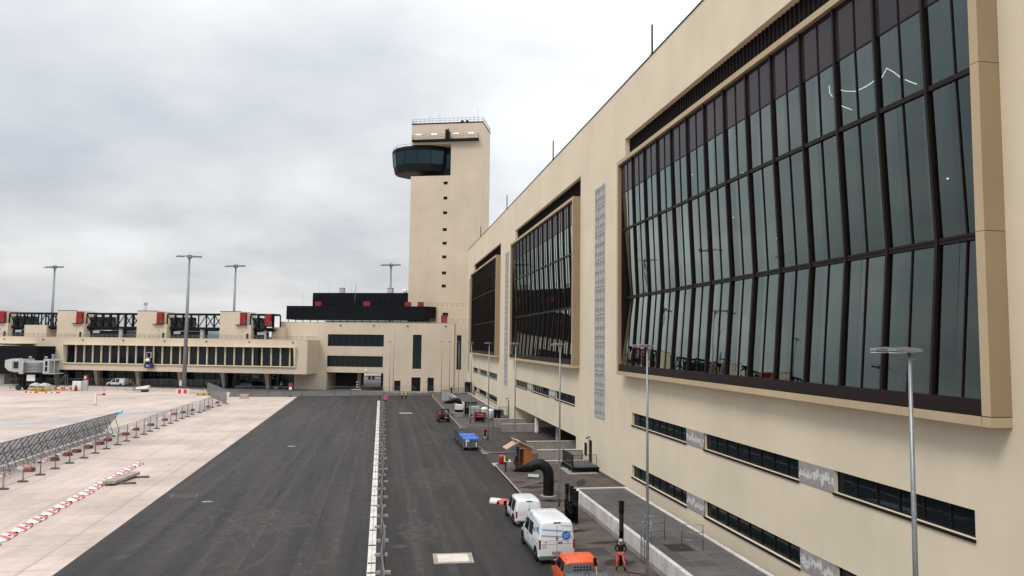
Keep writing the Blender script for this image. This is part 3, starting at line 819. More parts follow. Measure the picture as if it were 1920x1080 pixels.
t = thing('ladder', (14.30, 39.35, .12), 'short galvanised ladder fixed to the outside of the deck wall', 'ladder')
for y in (-.25, .25):
    m = MB(); m.tube([(0, y, 0), (0, y, 1.95), (.12, y, 2.1), (.5, y, 2.1)], .025, 6); m.build('rail', 'galv', t)
for k in range(5):
    m = MB(); m.tube([(0, -.25, .25+k*.33), (0, .25, .25+k*.33)], .018, 6); m.build('rung', 'galv', t)

# low concrete walls by the undercroft ramps
def cwall(name, x0, x1, y, h, label, th=.25, seg=1.6):
    t = thing('concrete_wall', (x0, y, 0), label, 'wall', 0, 'low concrete walls beside the undercroft')
    m = MB(); a = 0
    while a < x1-x0-.05:
        b = min(a+seg, x1-x0); m.box(a+.012, b-.012, 0, th, 0, h-.06); a = b
    m.box(.012, x1-x0-.012, .02, th-.02, 0, h-.07); m.build('panel', 'concrete', t)
    m = MB(); m.box(-.02, x1-x0, -.03, th+.03, h-.058, h); m.build('coping', 'concrete_lt', t)
cwall('w', 15.65, 25, 79.3, 1.36, 'longer concrete wall along the near edge of the brown forecourt')
cwall('w', 15.42, 19.95, 72.3, 1.45, 'panelled concrete wall just behind the steel entrance stairs')
cwall('w', 16.0, 19.95, 71.6, .48, 'lowest concrete kerb wall in front of the stair wall', .3)
cwall('w', 15.85, 20.4, 97.8, 1.2, 'concrete wall across the far edge of the brown forecourt')
cwall('w', 15.71, 19.95, 103.6, 1.3, 'concrete wall in front of the stored pallets and white bags')
# entrance stairs
st = thing('entrance_stairs', (17.45, 66.6, .12), 'black steel entrance landing with railings at the terminal door near the ramp walls', 'stairs')
m = MB(); m.box(0, 2.55, 0, 3.9, .46, .53); m.build('landing', 'grey_dk', st)
for k in range(4):
    m = MB(); m.box(.1, 1.3, 3.95+k*.3, 4.22+k*.3, .38-k*.10, .42-k*.10); m.build('step', 'grey_dk', st)
m = MB(); m.box(-.03, 2.55, -.03, 0, .34, .53); m.box(-.03, 0, 0, 3.9, .34, .53); m.build('edge_beam', 'frame_black', st)
for x, y in [(.03, .05), (.03, 1.3), (.03, 2.6), (.03, 3.8), (1.4, .05), (2.4, .05)]:
    m = MB(); m.bar((x, y, 0), (x, y, .46), .09); m.build('leg', 'frame_black', st)
def bal(name, p0, p1, n):
    p0, p1 = Vector(p0), Vector(p1); m = MB(); u = Vector((0, 0, 1.12))
    m.tube([p0, p0+u, p1+u, p1], .03, 6); m.bar(p0+Vector((0, 0, .1)), p1+Vector((0, 0, .1)), .03)
    for k in range(1, n): q = p0+(p1-p0)*k/n; m.bar(q+Vector((0, 0, .1)), q+u, .022)
    m.build(name, 'frame_black', st)
bal('railing', (.03, .03, .53), (.03, 3.85, .53), 30); bal('railing', (.08, .03, .53), (2.3, .03, .53), 17)
m = MB(); m.box(-.5, 2.3, -.6, 3.0, 0, .05); m.build('base_slab', 'concrete', st)

# ------------------------------------------------------------------ gate building and tower (both turned 19 degrees)
GA = R(-19); G0 = Vector((3.78, 181.08, 0))
UX = Vector((math.cos(R(19)), -math.sin(R(19)), 0)); VX = Vector((math.sin(R(19)), math.cos(R(19)), 0))
def GP(u, v, z=0): return G0+UX*u+VX*v+Vector((0, 0, z))
gb = thing('gate_building', G0, 'cream gatehouse block with drive-through opening and black plant screens on its roof', 'building', GA)
hs = [(-18.1, -3.7, 10.68, 13.58, .3), (-18.14, -3.82, 5.65, 8.34, .3), (-18.25, -3.6, -.1, 4.26, 6.0), (3.6, 5.8, 5.45, 13.65, .3),
      (-.87, .73, .1, 2.55, .25), (3.45, 5.72, .1, 3.41, .25), (7.43, 9.02, .15, 3.41, .25)]
mb = MB(); mb.wall(-30.7, 13.84, -.1, 16.47, hs, 0, .3)
mb.quad((-30.7, 0, -.1), (-30.7, 0, 16.47), (-30.7, 34, 16.47), (-30.7, 34, -.1))
mb.wall(13.84, 17.3, -.1, 16.47, [(14.4, 15.55, 5.45, 13.66, .3)], .35, .3)
mb.quad((13.84, 0, -.1), (13.84, .35, -.1), (13.84, .35, 16.47), (13.84, 0, 16.47))
mb.wall(-30.7, 17.3, -.1, 16.47, [(-16.0, -11.1, -.1, 4.3, .5)], 20, .5)
mb.quad((-30.7, 0, 16.45), (17.3, .35, 16.45), (17.3, 34, 16.45), (-30.7, 34, 16.45))
mb.build('wall', 'cream2', gb)
mb = MB(); mb.box(-30.75, 13.9, -.05, .25, 16.47, 16.55); mb.build('coping', 'cream2', gb)
# passage
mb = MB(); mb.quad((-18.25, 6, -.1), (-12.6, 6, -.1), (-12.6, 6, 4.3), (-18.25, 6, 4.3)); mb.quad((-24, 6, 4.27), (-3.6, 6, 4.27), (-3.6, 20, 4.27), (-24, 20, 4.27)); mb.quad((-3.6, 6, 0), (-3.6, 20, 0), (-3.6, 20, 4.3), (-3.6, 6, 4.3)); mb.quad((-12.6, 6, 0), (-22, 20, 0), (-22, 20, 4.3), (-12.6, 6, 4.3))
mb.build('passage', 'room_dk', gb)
mb = MB(); mb.box(-12.5, -11.6, 6.0, 6.9, -.1, 4.26); mb.build('pillar', 'cream2', gb)
mb = MB(); mb.box(-18.24, -3.6, .08, 5.9, 4.18, 4.25); mb.build('soffit', 'frame_black', gb)
strip_window(gb, -18.1, -3.7, 10.68, 13.58, 9, 0, .22, False, 'window', 'glass', 'frame_black')
strip_window(gb, -18.14, -3.82, 5.65, 8.34, 11, 0, .22, False, 'window', 'glass', 'frame_black')
strip_window(gb, 3.6, 5.8, 5.45, 13.65, 1, 0, .22, False, 'window', 'glass', 'frame_black')
strip_window(gb, 14.4, 15.55, 5.45, 13.66, 1, .35, .22, False, 'window', 'glass', 'frame_black')
for (a, b, z0, z1) in [(-.87, .73, .1, 2.55), (3.45, 5.72, .1, 3.41), (7.43, 9.02, .15, 3.41)]:
    m = MB(); m.box(a, b, .12, .2, z0, z1); d_ = m.build('door', 'frame_black', gb)
    m = MB(); m.box(b-.22, b-.16, .07, .12, z0+1, z0+1.2); m.build('handle', 'galv', d_)
for u in (-14.9, -6.3, 2.2, 11.7):
    m = MB(); m.lathe([(.2, 0), (.22, -.12), (.16, -.22)], 10, (u, -.06, 15.9)); m.build('roof_spout', 'frame_black', gb)
m = MB(); m.tube([(-1.15, -.06, 0), (-1.15, -.06, 16.4)], .06, 6); m.build('downpipe', 'cream2', gb)
m = MB(); m.lathe([(.3, -.05), (.3, .05)], 14, (-8.0, -.1, 4.9), 0, 'y'); m.build('round_sign', 'white', gb)
m = MB(); m.box(7.0, 7.25, -.04, 0, 2.3, 2.5); m.build('name_plate', 'red', gb)
# upper storey in front of the tower
mb = MB(); mb.wall(5.5, 17.3, 16.45, 20.5, [(9.55, 11.0, 18.3, 19.25, .25)], 5, .25); mb.quad((5.5, 5, 20.5), (17.3, 5, 20.5), (17.3, 9, 20.5), (5.5, 9, 20.5)); mb.build('upper_wall', 'cream2', gb)
m = MB(); m.box(9.55, 11.0, 5.18, 5.22, 18.3, 19.25); m.build('window', 'glass', gb)
def rail_line(parent, p0, p1, h, step, mat='mast_grey', name='railing', r=.03):
    p0, p1 = Vector(p0), Vector(p1); n = max(1, round((p1-p0).length/step)); m = MB(); up = Vector((0, 0, h))
    for k in range(n+1): q = p0+(p1-p0)*k/n; m.bar(q, q+up, r*2)
    for f in (1, .5): m.bar(p0+up*f, p1+up*f, r*2)
    return m.build(name, mat, parent)
rail_line(gb, (5.6, 5.1, 20.5), (17.2, 5.1, 20.5), 1.1, 1.35)
rail_line(gb, (7.8, .3, 16.5), (17.2, .6, 16.5), 1.0, 1.4)
# black plant screens
sc_ = MB()
pl = [(-29.9, 1.4), (6.0, 1.4), (7.9, 4.2), (7.9, 7.5), (-29.9, 7.5)]
sc_.prism(pl, 17.2, 20.62)
so_ = sc_.build('plant_screen', 'screen', gb)
m = MB()
for k in range(28): m.box(-29.8+k*1.32, -29.77+k*1.32, 1.36, 1.41, 17.25, 20.58)
for z in (18.1, 19.0, 19.8): m.box(-29.85, 6, 1.36, 1.40, z, z+.03)
m.build('panel_joints', 'frame_black', so_)
for k in range(19):
    m = MB(); m.box(-29.5+k*1.95, -29.35+k*1.95, 1.6, 1.75, 16.45, 17.2); m.build('leg', 'frame_black', so_)
m = MB(); m.box(-20, 6, 3, 7, 16.46, 17.0); m.build('duct', 'grey_panel', so_)
sc_ = MB(); sc_.box(-26.0, -.35, 8, 14, 20.6, 24.35); so_ = sc_.build('plant_screen', 'screen', gb)
m = MB()
for k in range(19): m.box(-25.9+k*1.4, -25.87+k*1.4, 7.95, 8.0, 20.7, 24.3)
m.build('panel_joints', 'frame_black', so_)
for u, v, w, h in [(-19.2, 9, 1.15, 1.35), (-6.2, 9, 1.3, 1.35)]:
    m = MB(); m.box(u, u+w, v, v+1.2, 24.3, 24.3+h); m.box(u-.08, u+w+.08, v-.08, v+1.28, 24.3+h, 24.4+h); m.build('roof_vent', 'grey_panel', gb)
m = MB(); m.lathe([(.5, 24.3), (.5, 25.1), (.3, 25.4)], 12, (-1.4, 9, 0)); m.build('roof_vent', 'white', gb)
m = MB(); m.tube([(-13.2, 4, 20.6), (-12.9, 4, 23.0), (-12.7, 4, 26.2)], .06, 6); m.build('exhaust_pipe', 'mast_grey', gb)
for u, v, z0, h in [(-26.8, 4, 20.6, 3.6), (-24.8, 9, 24.3, 3.2), (-22.0, 9, 24.3, 2.7), (-15.8, 9, 24.3, 3.1), (-14.9, 9, 24.3, 2.6)]:
    m = MB(); m.tube([(u, v, z0), (u, v, z0+h)], .022, 5); m.build('antenna', 'mast_grey', gb)
names = ['red roof cabinet leftmost against the upper black screen', 'red roof cabinet in the middle in front of the upper black screen',
         'red roof cabinet at the right end of the upper black screen', 'red roof cabinet in front of the tower foot above the lower screen', 'tall red cabinet on the lower roof right of the black screen']
for (u, v, z, w, h), nm in zip([(-23.15, 3.2, 20.62, 1.5, 1.2), (-10.4, 3.2, 20.62, 1.65, 1.25), (.35, 3.2, 20.62, 1.4, 1.15), (3.6, 3.4, 20.62, 1.3, 1.15), (10.05, 1.6, 16.47, 1.4, 2.0)], names):
    t = thing('roof_cabinet', GP(u, v, z), nm, 'cabinet', GA, 'red cabinets on the gatehouse roof')
    m = MB(); m.box(0, w, 0, 1.0, .08, h-.05); m.build('body', 'red', t, bevel=.03)
    m = MB(); m.box(-.04, w+.04, -.04, 1.04, h-.05, h); m.build('lid', 'red', t)
    m = MB(); m.box(w*.48, w*.52, -.02, 0, .15, h-.1); m.box(.1, w*.4, -.02, 0, h*.55, h*.6); m.box(w*.6, w*.9, -.02, 0, h*.55, h*.6); m.build('door_joints', 'barrier_dred', t)
    m = MB(); m.box(.05, .15, .05, .95, 0, .08); m.box(w-.15, w-.05, .05, .95, 0, .08); m.build('feet', 'frame_black', t)

# control tower
tw = thing('control_tower', GP(0, 8, 0), 'tall square cream control tower with black rounded control room near its top', 'tower', GA)
u0, u1, dp = -.3, 18.35, 10.4
TH = 68.0
wins = [(8.4, 9.5, z, z+.82) for z in (52.1, 48.2, 44.4, 40.1, 36.6, 33.1, 29.0, 25.7)]
mb = MB()
NZ0, NZ1, NU = 54.45, 62.7, 10.2
mb.wall(u0, u1, 0, TH, [(u0, NU, NZ0, NZ1, 0)]+[w+(.25,) for w in wins]+[(9.05, 10.0, 63.75, 65.75, .2)], 0, .25)
mb.quad((u1, 0, 0), (u1, 0, TH), (u1, dp, TH), (u1, dp, 0))
mb.quad((u0, dp, 0), (u1, dp, 0), (u1, dp, TH), (u0, dp, TH))
mb.quad((u0, 0, 0), (u0, dp, 0), (u0, dp, NZ0), (u0, 0, NZ0)); mb.quad((u0, 0, NZ1), (u0, dp, NZ1), (u0, dp, TH), (u0, 0, TH))
mb.quad((NU, 0, NZ0), (NU, dp, NZ0), (NU, dp, NZ1), (NU, 0, NZ1))
mb.quad((u0, 0, NZ0), (NU, 0, NZ0), (NU, dp, NZ0), (u0, dp, NZ0)); mb.quad((u0, 0, NZ1), (u0, dp, NZ1), (NU, dp, NZ1), (NU, 0, NZ1))
mb.quad((u0, 0, TH-.05), (u1, 0, TH-.05), (u1, dp, TH-.05), (u0, dp, TH-.05))
mb.build('shaft', 'cream2', tw)
mb = MB(); mb.box(u0-.08, u1+.08, -.08, .3, TH, TH+.28); mb.box(u1-.3, u1+.08, .3, dp+.08, TH, TH+.28); mb.box(u0-.08, u0+.3, .3, dp+.08, TH, TH+.28); mb.box(u0+.3, u1-.3, dp-.3, dp+.08, TH, TH+.28); mb.build('coping', 'frame_black', tw)
for w in wins:
    m = MB(); m.box(w[0], w[1], .2, .25, w[2], w[3]); wo = m.build('window', 'glass', tw)
    m = MB(); m.box(w[0]-.14, w[1]+.14, -.03, .0, w[2]-.16, w[2]-.01); m.box(w[0]-.14, w[1]+.14, -.03, 0, w[3]+.01, w[3]+.12); m.build('surround', 'cream', wo)
m = MB(); m.box(9.05, 10.0, .1, .18, 63.75, 65.75); m.build('door', 'frame_black', tw)
m = MB(); m.tube([(9.4, -.1, 65.7), (9.4, -.1, 66.8)], .05, 6); m.build('antenna', 'frame_black', tw)
for a, b in [((u0, .1), (u1, .1)), ((u1, .1), (u1, dp)), ((u0, .1), (u0, dp)), ((u0, dp), (u1, dp))]:
    rail_line(tw, (a[0], a[1], TH+.28), (b[0], b[1], TH+.28), 1.15, 1.1)
for u, v, h in [(4.0, 2, 3.2), (6.4, 2, 3.4), (15.6, 2, 2.8), (16.6, 2, 4.2)]:
    m = MB(); m.tube([(u, v, TH), (u, v, TH+h)], .03, 5); m.bar((u-.2, v, TH+h*.8), (u+.2, v, TH+h*.8), .03); m.build('antenna', 'mast_grey', tw)
for u in (12.9, 14.2):
    m = MB(); m.lathe([(.05, TH+.3), (.35, TH+.35), (.42, TH+.6), (.3, TH+.85), (.05, TH+.9)], 12, (u, .6, 0)); m.build('floodlight', 'frame_black', tw)
m = MB(); m.box(.1, 17.5, -1.25, 0, 63.25, 63.7); bo = m.build('balcony', 'frame_black', tw)
rail_line(bo, (.15, -1.2, 63.7), (8.9, -1.2, 63.7), 1.15, 1.0); rail_line(bo, (9.9, -1.2, 63.7), (17.4, -1.2, 63.7), 1.15, 1.0)
rail_line(bo, (.15, -1.2, 63.7), (.15, 0, 63.7), 1.15, 1.2); rail_line(bo, (17.4, -1.2, 63.7), (17.4, 0, 63.7), 1.15, 1.2)
m = MB(); m.box(8.95, 9.9, -1.3, -1.0, 63.7, 66.1); m.build('screen_panel', 'frame_black', bo)
for u in (.75, 4.9, 10.7, 14.6):
    m = MB(); m.box(u, u+1.5, -.09, -.01, 65.2, 65.42); m.build('wall_lamp', 'lamp_white', tw)
# control room
cab = MB()
def ell(u_c, v_c, ru, rv, n=14): return [(u_c+ru*math.cos(2*math.pi*(k+.5)/n), v_c+rv*math.sin(2*math.pi*(k+.5)/n)) for k in range(n)]
def ring(ru, rv, z): return [(p[0], p[1], z) for p in ell(1.2, 6.2, ru, rv)]
cab.loft([ring(6.9, 5.2, 55.95), ring(7.62, 5.66, 56.15), ring(8.0, 5.88, 58.0)])
co = cab.build('control_room', 'frame_black', tw)
g = MB(); g.loft([ring(8.0, 5.87, 58.0), ring(8.35, 6.0, 61.5)], 0, False, False); g.build('glazing', 'cab_glass', co)
m = MB(); m.loft([ring(8.42, 6.06, 61.5), ring(8.5, 6.12, 62.2), ring(8.3, 6.0, 62.6)]); m.build('roof', 'frame_black', co)
e0, e1 = ring(8.05, 5.9, 58.0), ring(8.4, 6.03, 61.5)
for k in range(0, 14):
    m = MB(); m.bar(e0[k], e1[k], .11); m.build('mullion', 'frame_black', co)
m = MB(); n = 40; pr = [(p[0], p[1], 63.1) for p in ell(1.2, 6.2, 8.2, 5.95, 40)]
for k in range(n):
    m.bar(pr[k], pr[(k+1) % n], .06)
    if k % 3 == 0: m.bar(pr[k], (pr[k][0], pr[k][1], 62.5), .05)
m.build('roof_railing', 'mast_grey', co)
m = MB(); m.box(3, NU-.05, 3.2, 9, NZ0+.02, NZ1-.02); m.build('link_room', 'frame_black', co)
m = MB(); m.box(8.3, 9.8, 3.12, 3.18, 57.2, 60.8); m.build('link_window', 'cab_glass', co)
# ------------------------------------------------------------------ pier (left)
VF = -6.7
pier = thing('pier_building', GP(0, VF), 'long low cream pier building with a projecting upper floor and a row of dark windows', 'building', GA)
mb = MB()
mb.wall(-150, -20.3, 3.95, 12.1, [(-84.6, -23.5, 5.75, 10.2, 1.1), (-150.5, -94, 9.2, 10.3, .5)], 0, .5)
mb.quad((-20.3, 0, 3.95), (-20.3, 7, 3.95), (-20.3, 7, 12.1), (-20.3, 0, 12.1))
mb.quad((-150, 0, 3.95), (-20.3, 0, 3.95), (-20.3, 7, 3.95), (-150, 7, 3.95))
mb.quad((-150, 0, 12.08), (-20.3, 0, 12.08), (-20.3, 6.9, 12.08), (-150, 6.9, 12.08)); mb.quad((-150, 6.9, 12.08), (-26, 6.9, 12.08), (-26, 26, 12.08), (-150, 26, 12.08))
mb.quad((-150, 26, 0), (-26, 26, 0), (-26, 26, 12.08), (-150, 26, 12.08))
mb.build('wall', 'cream2', pier)
m = MB(); m.box(-150, -20.25, -.05, .3, 12.1, 12.17); m.build('coping', 'cream2', pier)
fr = MB()
fr.box(-85.1, -23.1, -.9, 1.1, 10.2, 10.42); fr.box(-85.1, -23.1, -.35, 1.1, 5.55, 5.75)
for u in (-85.0, -23.3): fr.prism([(-.35, 5.75), (-.9, 10.2), (1.1, 10.2), (1.1, 5.75)], u-.12, u+.2, 'x')
bw = fr.build('window_band', 'cream', pier)
NB = 25; pit = (84.5-23.6)/NB*1.0
for k in range(1, NB+1):
    u = -84.4+k*2.385
    if u > -24: break
    m = MB(); m.prism([(.22, 5.75), (.08, 10.2), (.52, 10.2), (.52, 5.75)], u-.17, u+.17, 'x'); m.build('mullion', 'cream2', bw)
g = MB(); g.quad((-84.5, .48, 5.75), (-23.5, .48, 5.75), (-23.5, .48, 10.2), (-84.5, .48, 10.2)); g.build('pane', 'glass', bw)
m = MB(); m.box(-150, -93.3, -1.3, .0, 10.3, 10.48); m.build('canopy', 'cream', pier)
# ground floor
g = MB(); g.quad((-150, 6.6, -.1), (-26.2, 6.6, -.1), (-26.2, 6.6, 3.95), (-150, 6.6, 3.95)); gf = g.build('ground_floor_glazing', 'glass', pier)
m = MB()
for k in range(40): m.box(-150+k*3.1, -149.9+k*3.1, 6.45, 6.58, 0, 3.95)
m.box(-150, -26.2, 6.45, 6.58, 2.75, 2.85); m.build('frame', 'frame_black', gf)
m = MB(); m.box(-26.2, -17.8, 5.9, 6.6, -.1, 3.96); m.build('end_wall', 'cream2', pier)
for k in range(11):
    u = -32.7-11.7*k
    m = MB(); m.loft([[(u-.2, 4.9, 0), (u+.4, 4.9, 0), (u+.4, 5.6, 0), (u-.2, 5.6, 0)], [(u-.6, 4.2, 3.95), (u+.5, 4.2, 3.95), (u+.5, 5.5, 3.95), (u-.6, 5.5, 3.95)]]); m.build('pillar', 'cream2', pier)
for k in range(34):
    if k % 3 == 1: continue
    m = MB(); m.box(-118+k*2.7, -117.5+k*2.7, 3.0, 3.15, 3.80, 3.93); m.build('soffit_lamp', 'lamp_white' if k % 5 == 0 else 'grey_panel', pier)
text('exit_lettering', 'Exit', 1.0, 'text_white', pier, (-36.6, 6.35, 2.9), (R(90), 0, 0))
text('gate_letter', 'C', 1.3, 'text_white', pier, (-31.9, 6.35, 2.8), (R(90), 0, 0))
rail_line(pier, (-150, .35, 12.17), (-20.6, .35, 12.17), .75, 1.3)
rail_line(pier, (-20.6, .35, 12.17), (-20.6, 6, 12.17), .75, 1.3)
for k in range(9):
    u = -24-11.2*k; m = MB(); m.lathe([(.2, 0), (.22, -.15), (.14, -.25)], 10, (u, -.06, 11.55)); m.build('roof_spout', 'frame_black', pier)
# stair blocks on the roof
def block(uL, uR, uT, zt, zs, cab=True):
    m = MB(); m.prism([(uL, 12.1), (uR, 12.1), (uR, zs), (uT, zs), (uT, zt), (uL, zt)], 1.0, 8.5, 'y'); b = m.build('stair_block', 'cream2', pier)
    m = MB(); m.box(uL-.05, uT+.05, .95, 1.3, zt, zt+.1); m.box(uR-1.15, uR-.55, .96, 1.0, 12.2, 13.4); m.lathe([(.12, 0), (.12, -.1)], 8, (uR-2.1, .98, 14.0)); m.build('trim', 'frame_black', b)
for i in range(-1, 4):
    s = -88.4+22.37*i
    if i == 3: continue
    block(s, s+8.2 if i else s+7.6, s+5.3, 18.8, 15.55)
m = MB(); m.prism([(-98.2, 12.1), (-91.8, 12.1), (-91.8, 15.1), (-98.2, 15.1)], 1.5, 7, 'y'); m.build('stair_block', 'cream2', pier)
m = MB(); m.prism([(-31.6, 12.1), (-28.9, 12.1), (-28.9, 15.1), (-31.6, 15.1)], 4, 9, 'y'); m.build('stair_block', 'cream2', pier)
cl = ['at the far left edge of the pier roof', 'beside the leftmost complete stair block', 'beside the middle stair block', 'beside the stair block nearest the gatehouse', 'at the right end of the pier roof galleries']
for (u, z), nm in zip([(-105.4, 15.6), (-83.0, 15.6), (-60.6, 15.6), (-38.4, 15.6), (-31.9, 15.3)], cl):
    t = thing('bridge_cabinet', GP(u, VF+.9, z), 'tall dark red equipment cabinet '+nm, 'cabinet', GA, 'red cabinets on the pier roof')
    m = MB(); m.box(0, 1.4, 0, 1.0, 0, 2.95); m.build('body', 'red', t, bevel=.04)
    m = MB(); m.box(.68, .72, -.02, 0, .1, 2.8); m.box(.05, 1.35, -.02, 0, 1.4, 1.44); m.build('door_joints', 'barrier_dred', t)
    m = MB(); m.box(-.9, 1.9, -.5, 1.2, -.14, 0); m.build('platform', 'frame_black', t)
    rail_line(t, (1.45, -.4, 0), (2.0, -.4, 0), 1.1, .55)
def gallery(uL, uR, label, zb=14.35, zt=18.25, diag='mixed'):
    t = thing('passenger_gallery', GP((uL+uR)/2, VF+2.2, 0), label, 'walkway', GA, 'passenger galleries on the pier roof')
    a, b = uL-(uL+uR)/2, uR-(uL+uR)/2; W = 3.4
    for y, nm in ((0, 'truss'), (W, 'truss')):
        m = MB(); n = max(2, round((b-a)/2.05))
        m.box(a, b, y-.14, y+.14, zt-.34, zt); m.box(a, b, y-.14, y+.14, zb, zb+.55)
        for k in range(n+1):
            x = a+(b-a)*k/n; m.box(x-.13, x+.13, y-.11, y+.11, zb+.5, zt-.3)
        for k in range(n if y == 0 else 0):
            x0, x1 = a+(b-a)*k/n, a+(b-a)*(k+1)/n
            if k >= n*.62 and diag == 'mixed': m.bar((x0, y, zt-.3), (x1, y, zb+.5), .17); m.bar((x0, y, zb+.5), (x1, y, zt-.3), .17)
            elif k < n*.5: m.bar((x0, y, zt-.3), (x1, y, zb+.5), .17)
            else: m.bar((x0, y, zb+.5), (x1, y, zt-.3), .17)
        m.build(nm, 'frame_black', t)
    m = MB(); m.box(a, b, .3, W-.3, zb+.02, zb+.2); m.box(a, b, .15, W-.15, zt+.0, zt+.1); m.build('deck', 'frame_black', t)
    m = MB(); m.box(a, b, .32, .35, zb+.55, zt-.35); m.build('glazing', 'clear_glass', t)
    m = MB(); m.box(a+.3, a+(b-a)*.42, .8, 2.6, zb+.3, zt-.9); m.build('lift_cabin', 'frame_black', t)
    m = MB(); m.box(a+.6, a+(b-a)*.58, .3, 2.8, 12.1, zb-.5); m.build('machine_room', 'frame_black', t)
    m = MB(); m.box(a+.2, a+.9, .1, 1.4, 12.1, 13.6); m.build('duct', 'grey_panel', t)
    m = MB(); m.box(a+1.8, a+3.6, .1, .5, 13.2, 13.8); m.build('duct', 'grey_panel', t)
    m = MB(); m.box(a+(b-a)*.6, a+(b-a)*.66, .2, .8, 12.1, zb); m.build('duct', 'grey_panel', t)
    m = MB(); m.box(a+(b-a)*.66, a+(b-a)*.7, 1, 1.2, 12.1, zb); m.box(a, b, .5, .7, zb-.35, zb); m.build('support', 'frame_black', t)
    return t
gallery(-103.4, -88.5, 'black trussed glass gallery on the pier roof at the left edge')
gallery(-81.0, -66.0, 'black trussed glass gallery between the first two stair blocks of the pier')
gallery(-58.6, -43.75, 'black trussed glass gallery behind the tall floodlight mast on the pier roof')
t = gallery(-36.3, -30.2, 'short black gallery end with lift machinery at the right end of the pier roof', diag='none')
# sign on the pier
t = thing('gate_sign', GP(-61.1, VF-.75, 4.75), 'blue gate sign with white M1 hanging on the pier front', 'sign', GA)
m = MB(); m.box(-1.15, 1.15, 0, .35, 0, 1.0); m.build('panel', 'blue_dk', t)
text('lettering', 'M1', .78, 'text_white', t, (-.15, -.012, .5), (R(90), 0, 0))
m = MB(); m.box(-.9, -.8, .2, .75, 1.0, 1.2); m.box(.7, .8, .2, .75, 1.0, 1.2); m.build('bracket', 'grey_dk', t)
t = thing('docking_display', GP(-61.0, VF-.9, 5.9), 'grey docking display and white round sensor above the blue gate sign', 'display', GA)
m = MB(); m.box(-.62, .62, 0, .25, 1.3, 2.75); m.build('housing', 'grey_panel', t)
m = MB(); m.box(-.46, .46, -.02, 0, 1.45, 2.6); m.build('screen', 'frame_black', t)
m = MB(); m.lathe([(.1, -.25), (.5, -.1), (.58, .15), (.45, .45), (.15, .6)], 14, (-.25, 0, .6)); m.build('sensor', 'white', t)
m = MB(); m.tube([(.3, .2, -.1), (.3, .2, 1.4)], .08, 6); m.tube([(.3, .2, 0), (.3, .9, 0)], .08, 6); m.build('bracket', 'grey_dk', t)

# black link building and boarding bridge at the left edge
t = thing('link_building', GP(-95.5, VF-1, 0), 'windowless black box building on concrete legs at the left edge', 'building', GA)
m = MB(); m.box(-16, 8.0, -5, .9, 2.9, 9.75); m.build('body', 'screen', t)
m = MB(); m.box(-16, -1.5, -5.1, .9, 9.76, 9.95); m.build('roof', 'grey_panel', t)
for x in (-14, -9.2, -4.0): 
    m = MB(); m.box(x, x+2.6, -4.2, -2.0, 0, 2.89); m.build('leg', 'concrete', t)
m = MB(); m.box(-16, 2.5, -5.6, -.5, 0, .35); m.build('base_slab', 'concrete', t)
JB = thing('boarding_bridge', (-77.3, 184.5, 0), 'grey passenger boarding bridge with folded white canopy parked at the left', 'boarding bridge', R(-10))
m = MB(); m.loft([[(-2.4, -1.6, 4.0), (-2.4, 1.6, 4.0), (-2.4, 1.6, 6.6), (-2.4, -1.6, 6.6)], [(2.6, -1.7, 4.0), (2.6, 1.7, 4.0), (2.6, 1.7, 6.55), (2.6, -1.7, 6.55)]]); m.build('tunnel', 'grey_panel', JB)
m = MB()
for k in range(7): m.tube([(-1.9, -1.64, 4.2+k*.33), (-.6, -1.95, 4.2+k*.33), (1.1, -1.95, 4.2+k*.33), (2.3, -1.74, 4.2+k*.33)], .11, 6)
m.build('ribbed_curtain', 'galv', JB)
m = MB(); m.box(-2.9, -1.95, -1.9, 1.9, 3.7, 7.0); m.build('cab_frame', 'grey_panel', JB)
m = MB(); m.box(-4.6, -2.9, -1.7, 1.8, 4.05, 6.9); cb_ = m.build('cab', 'grey_panel', JB, bevel=.08)
m = MB(); m.box(-4.3, -3.2, -1.74, -1.70, 4.9, 6.4); m.build('window', 'cab_glass', cb_)
can = MB(); secs = []
for k in range(8):
    x = -4.6-k*.22; w = 1.75+.12*(k % 2); zt_ = 7.1-.05*k; zb_ = 4.2+.02*k*k
    secs.append([(x, -w, zb_), (x, w, zb_), (x, w, zt_), (x, -w, zt_)])
can.loft(secs); can.build('canopy', simple('canopy_cloth', (.50, .49, .46), .85, 0, .2, 2.5, .4), JB)
m = MB(); m.box(2.55, 3.9, -1.95, 1.9, 3.75, 7.05); rb = m.build('rotunda', 'grey_panel', JB)
for z in (4.35, 5.6):
    m = MB(); m.box(3.0, 3.5, -1.99, -1.95, z, z+1.0); m.build('vent', 'frame_black', rb)
m = MB(); m.box(3.9, 4.9, -1.75, 1.7, 3.9, 6.7); rb2 = m.build('end_room', 'clear_glass', JB)
m = MB(); m.box(3.9, 5.0, -1.8, 1.75, 3.7, 3.88); m.box(3.9, 5.0, -1.8, 1.75, 6.71, 6.9); m.box(4.9, 5.0, -1.8, -1.7, 3.88, 6.71); m.build('frame', 'grey_panel', rb2)
for x in (-1.9, 1.7, 3.3):
    m = MB(); m.lathe([(.28, 0), (.28, .9), (.36, .92), (.36, 1.05)], 12, (x, .3, 6.55 if x < 3 else 7.05)); m.build('roof_vent', 'grey_panel', JB)
for x in (-3.2, 1.3):
    for y in (-.9, .5):
        m = MB(); m.box(x-.25, x+.25, y, y+.4, .9, 3.9); m.build('leg', 'frame_black', JB)
m = MB(); m.box(-3.6, 1.7, -1.0, 1.0, .7, 1.1); m.build('bogie', 'frame_black', JB)
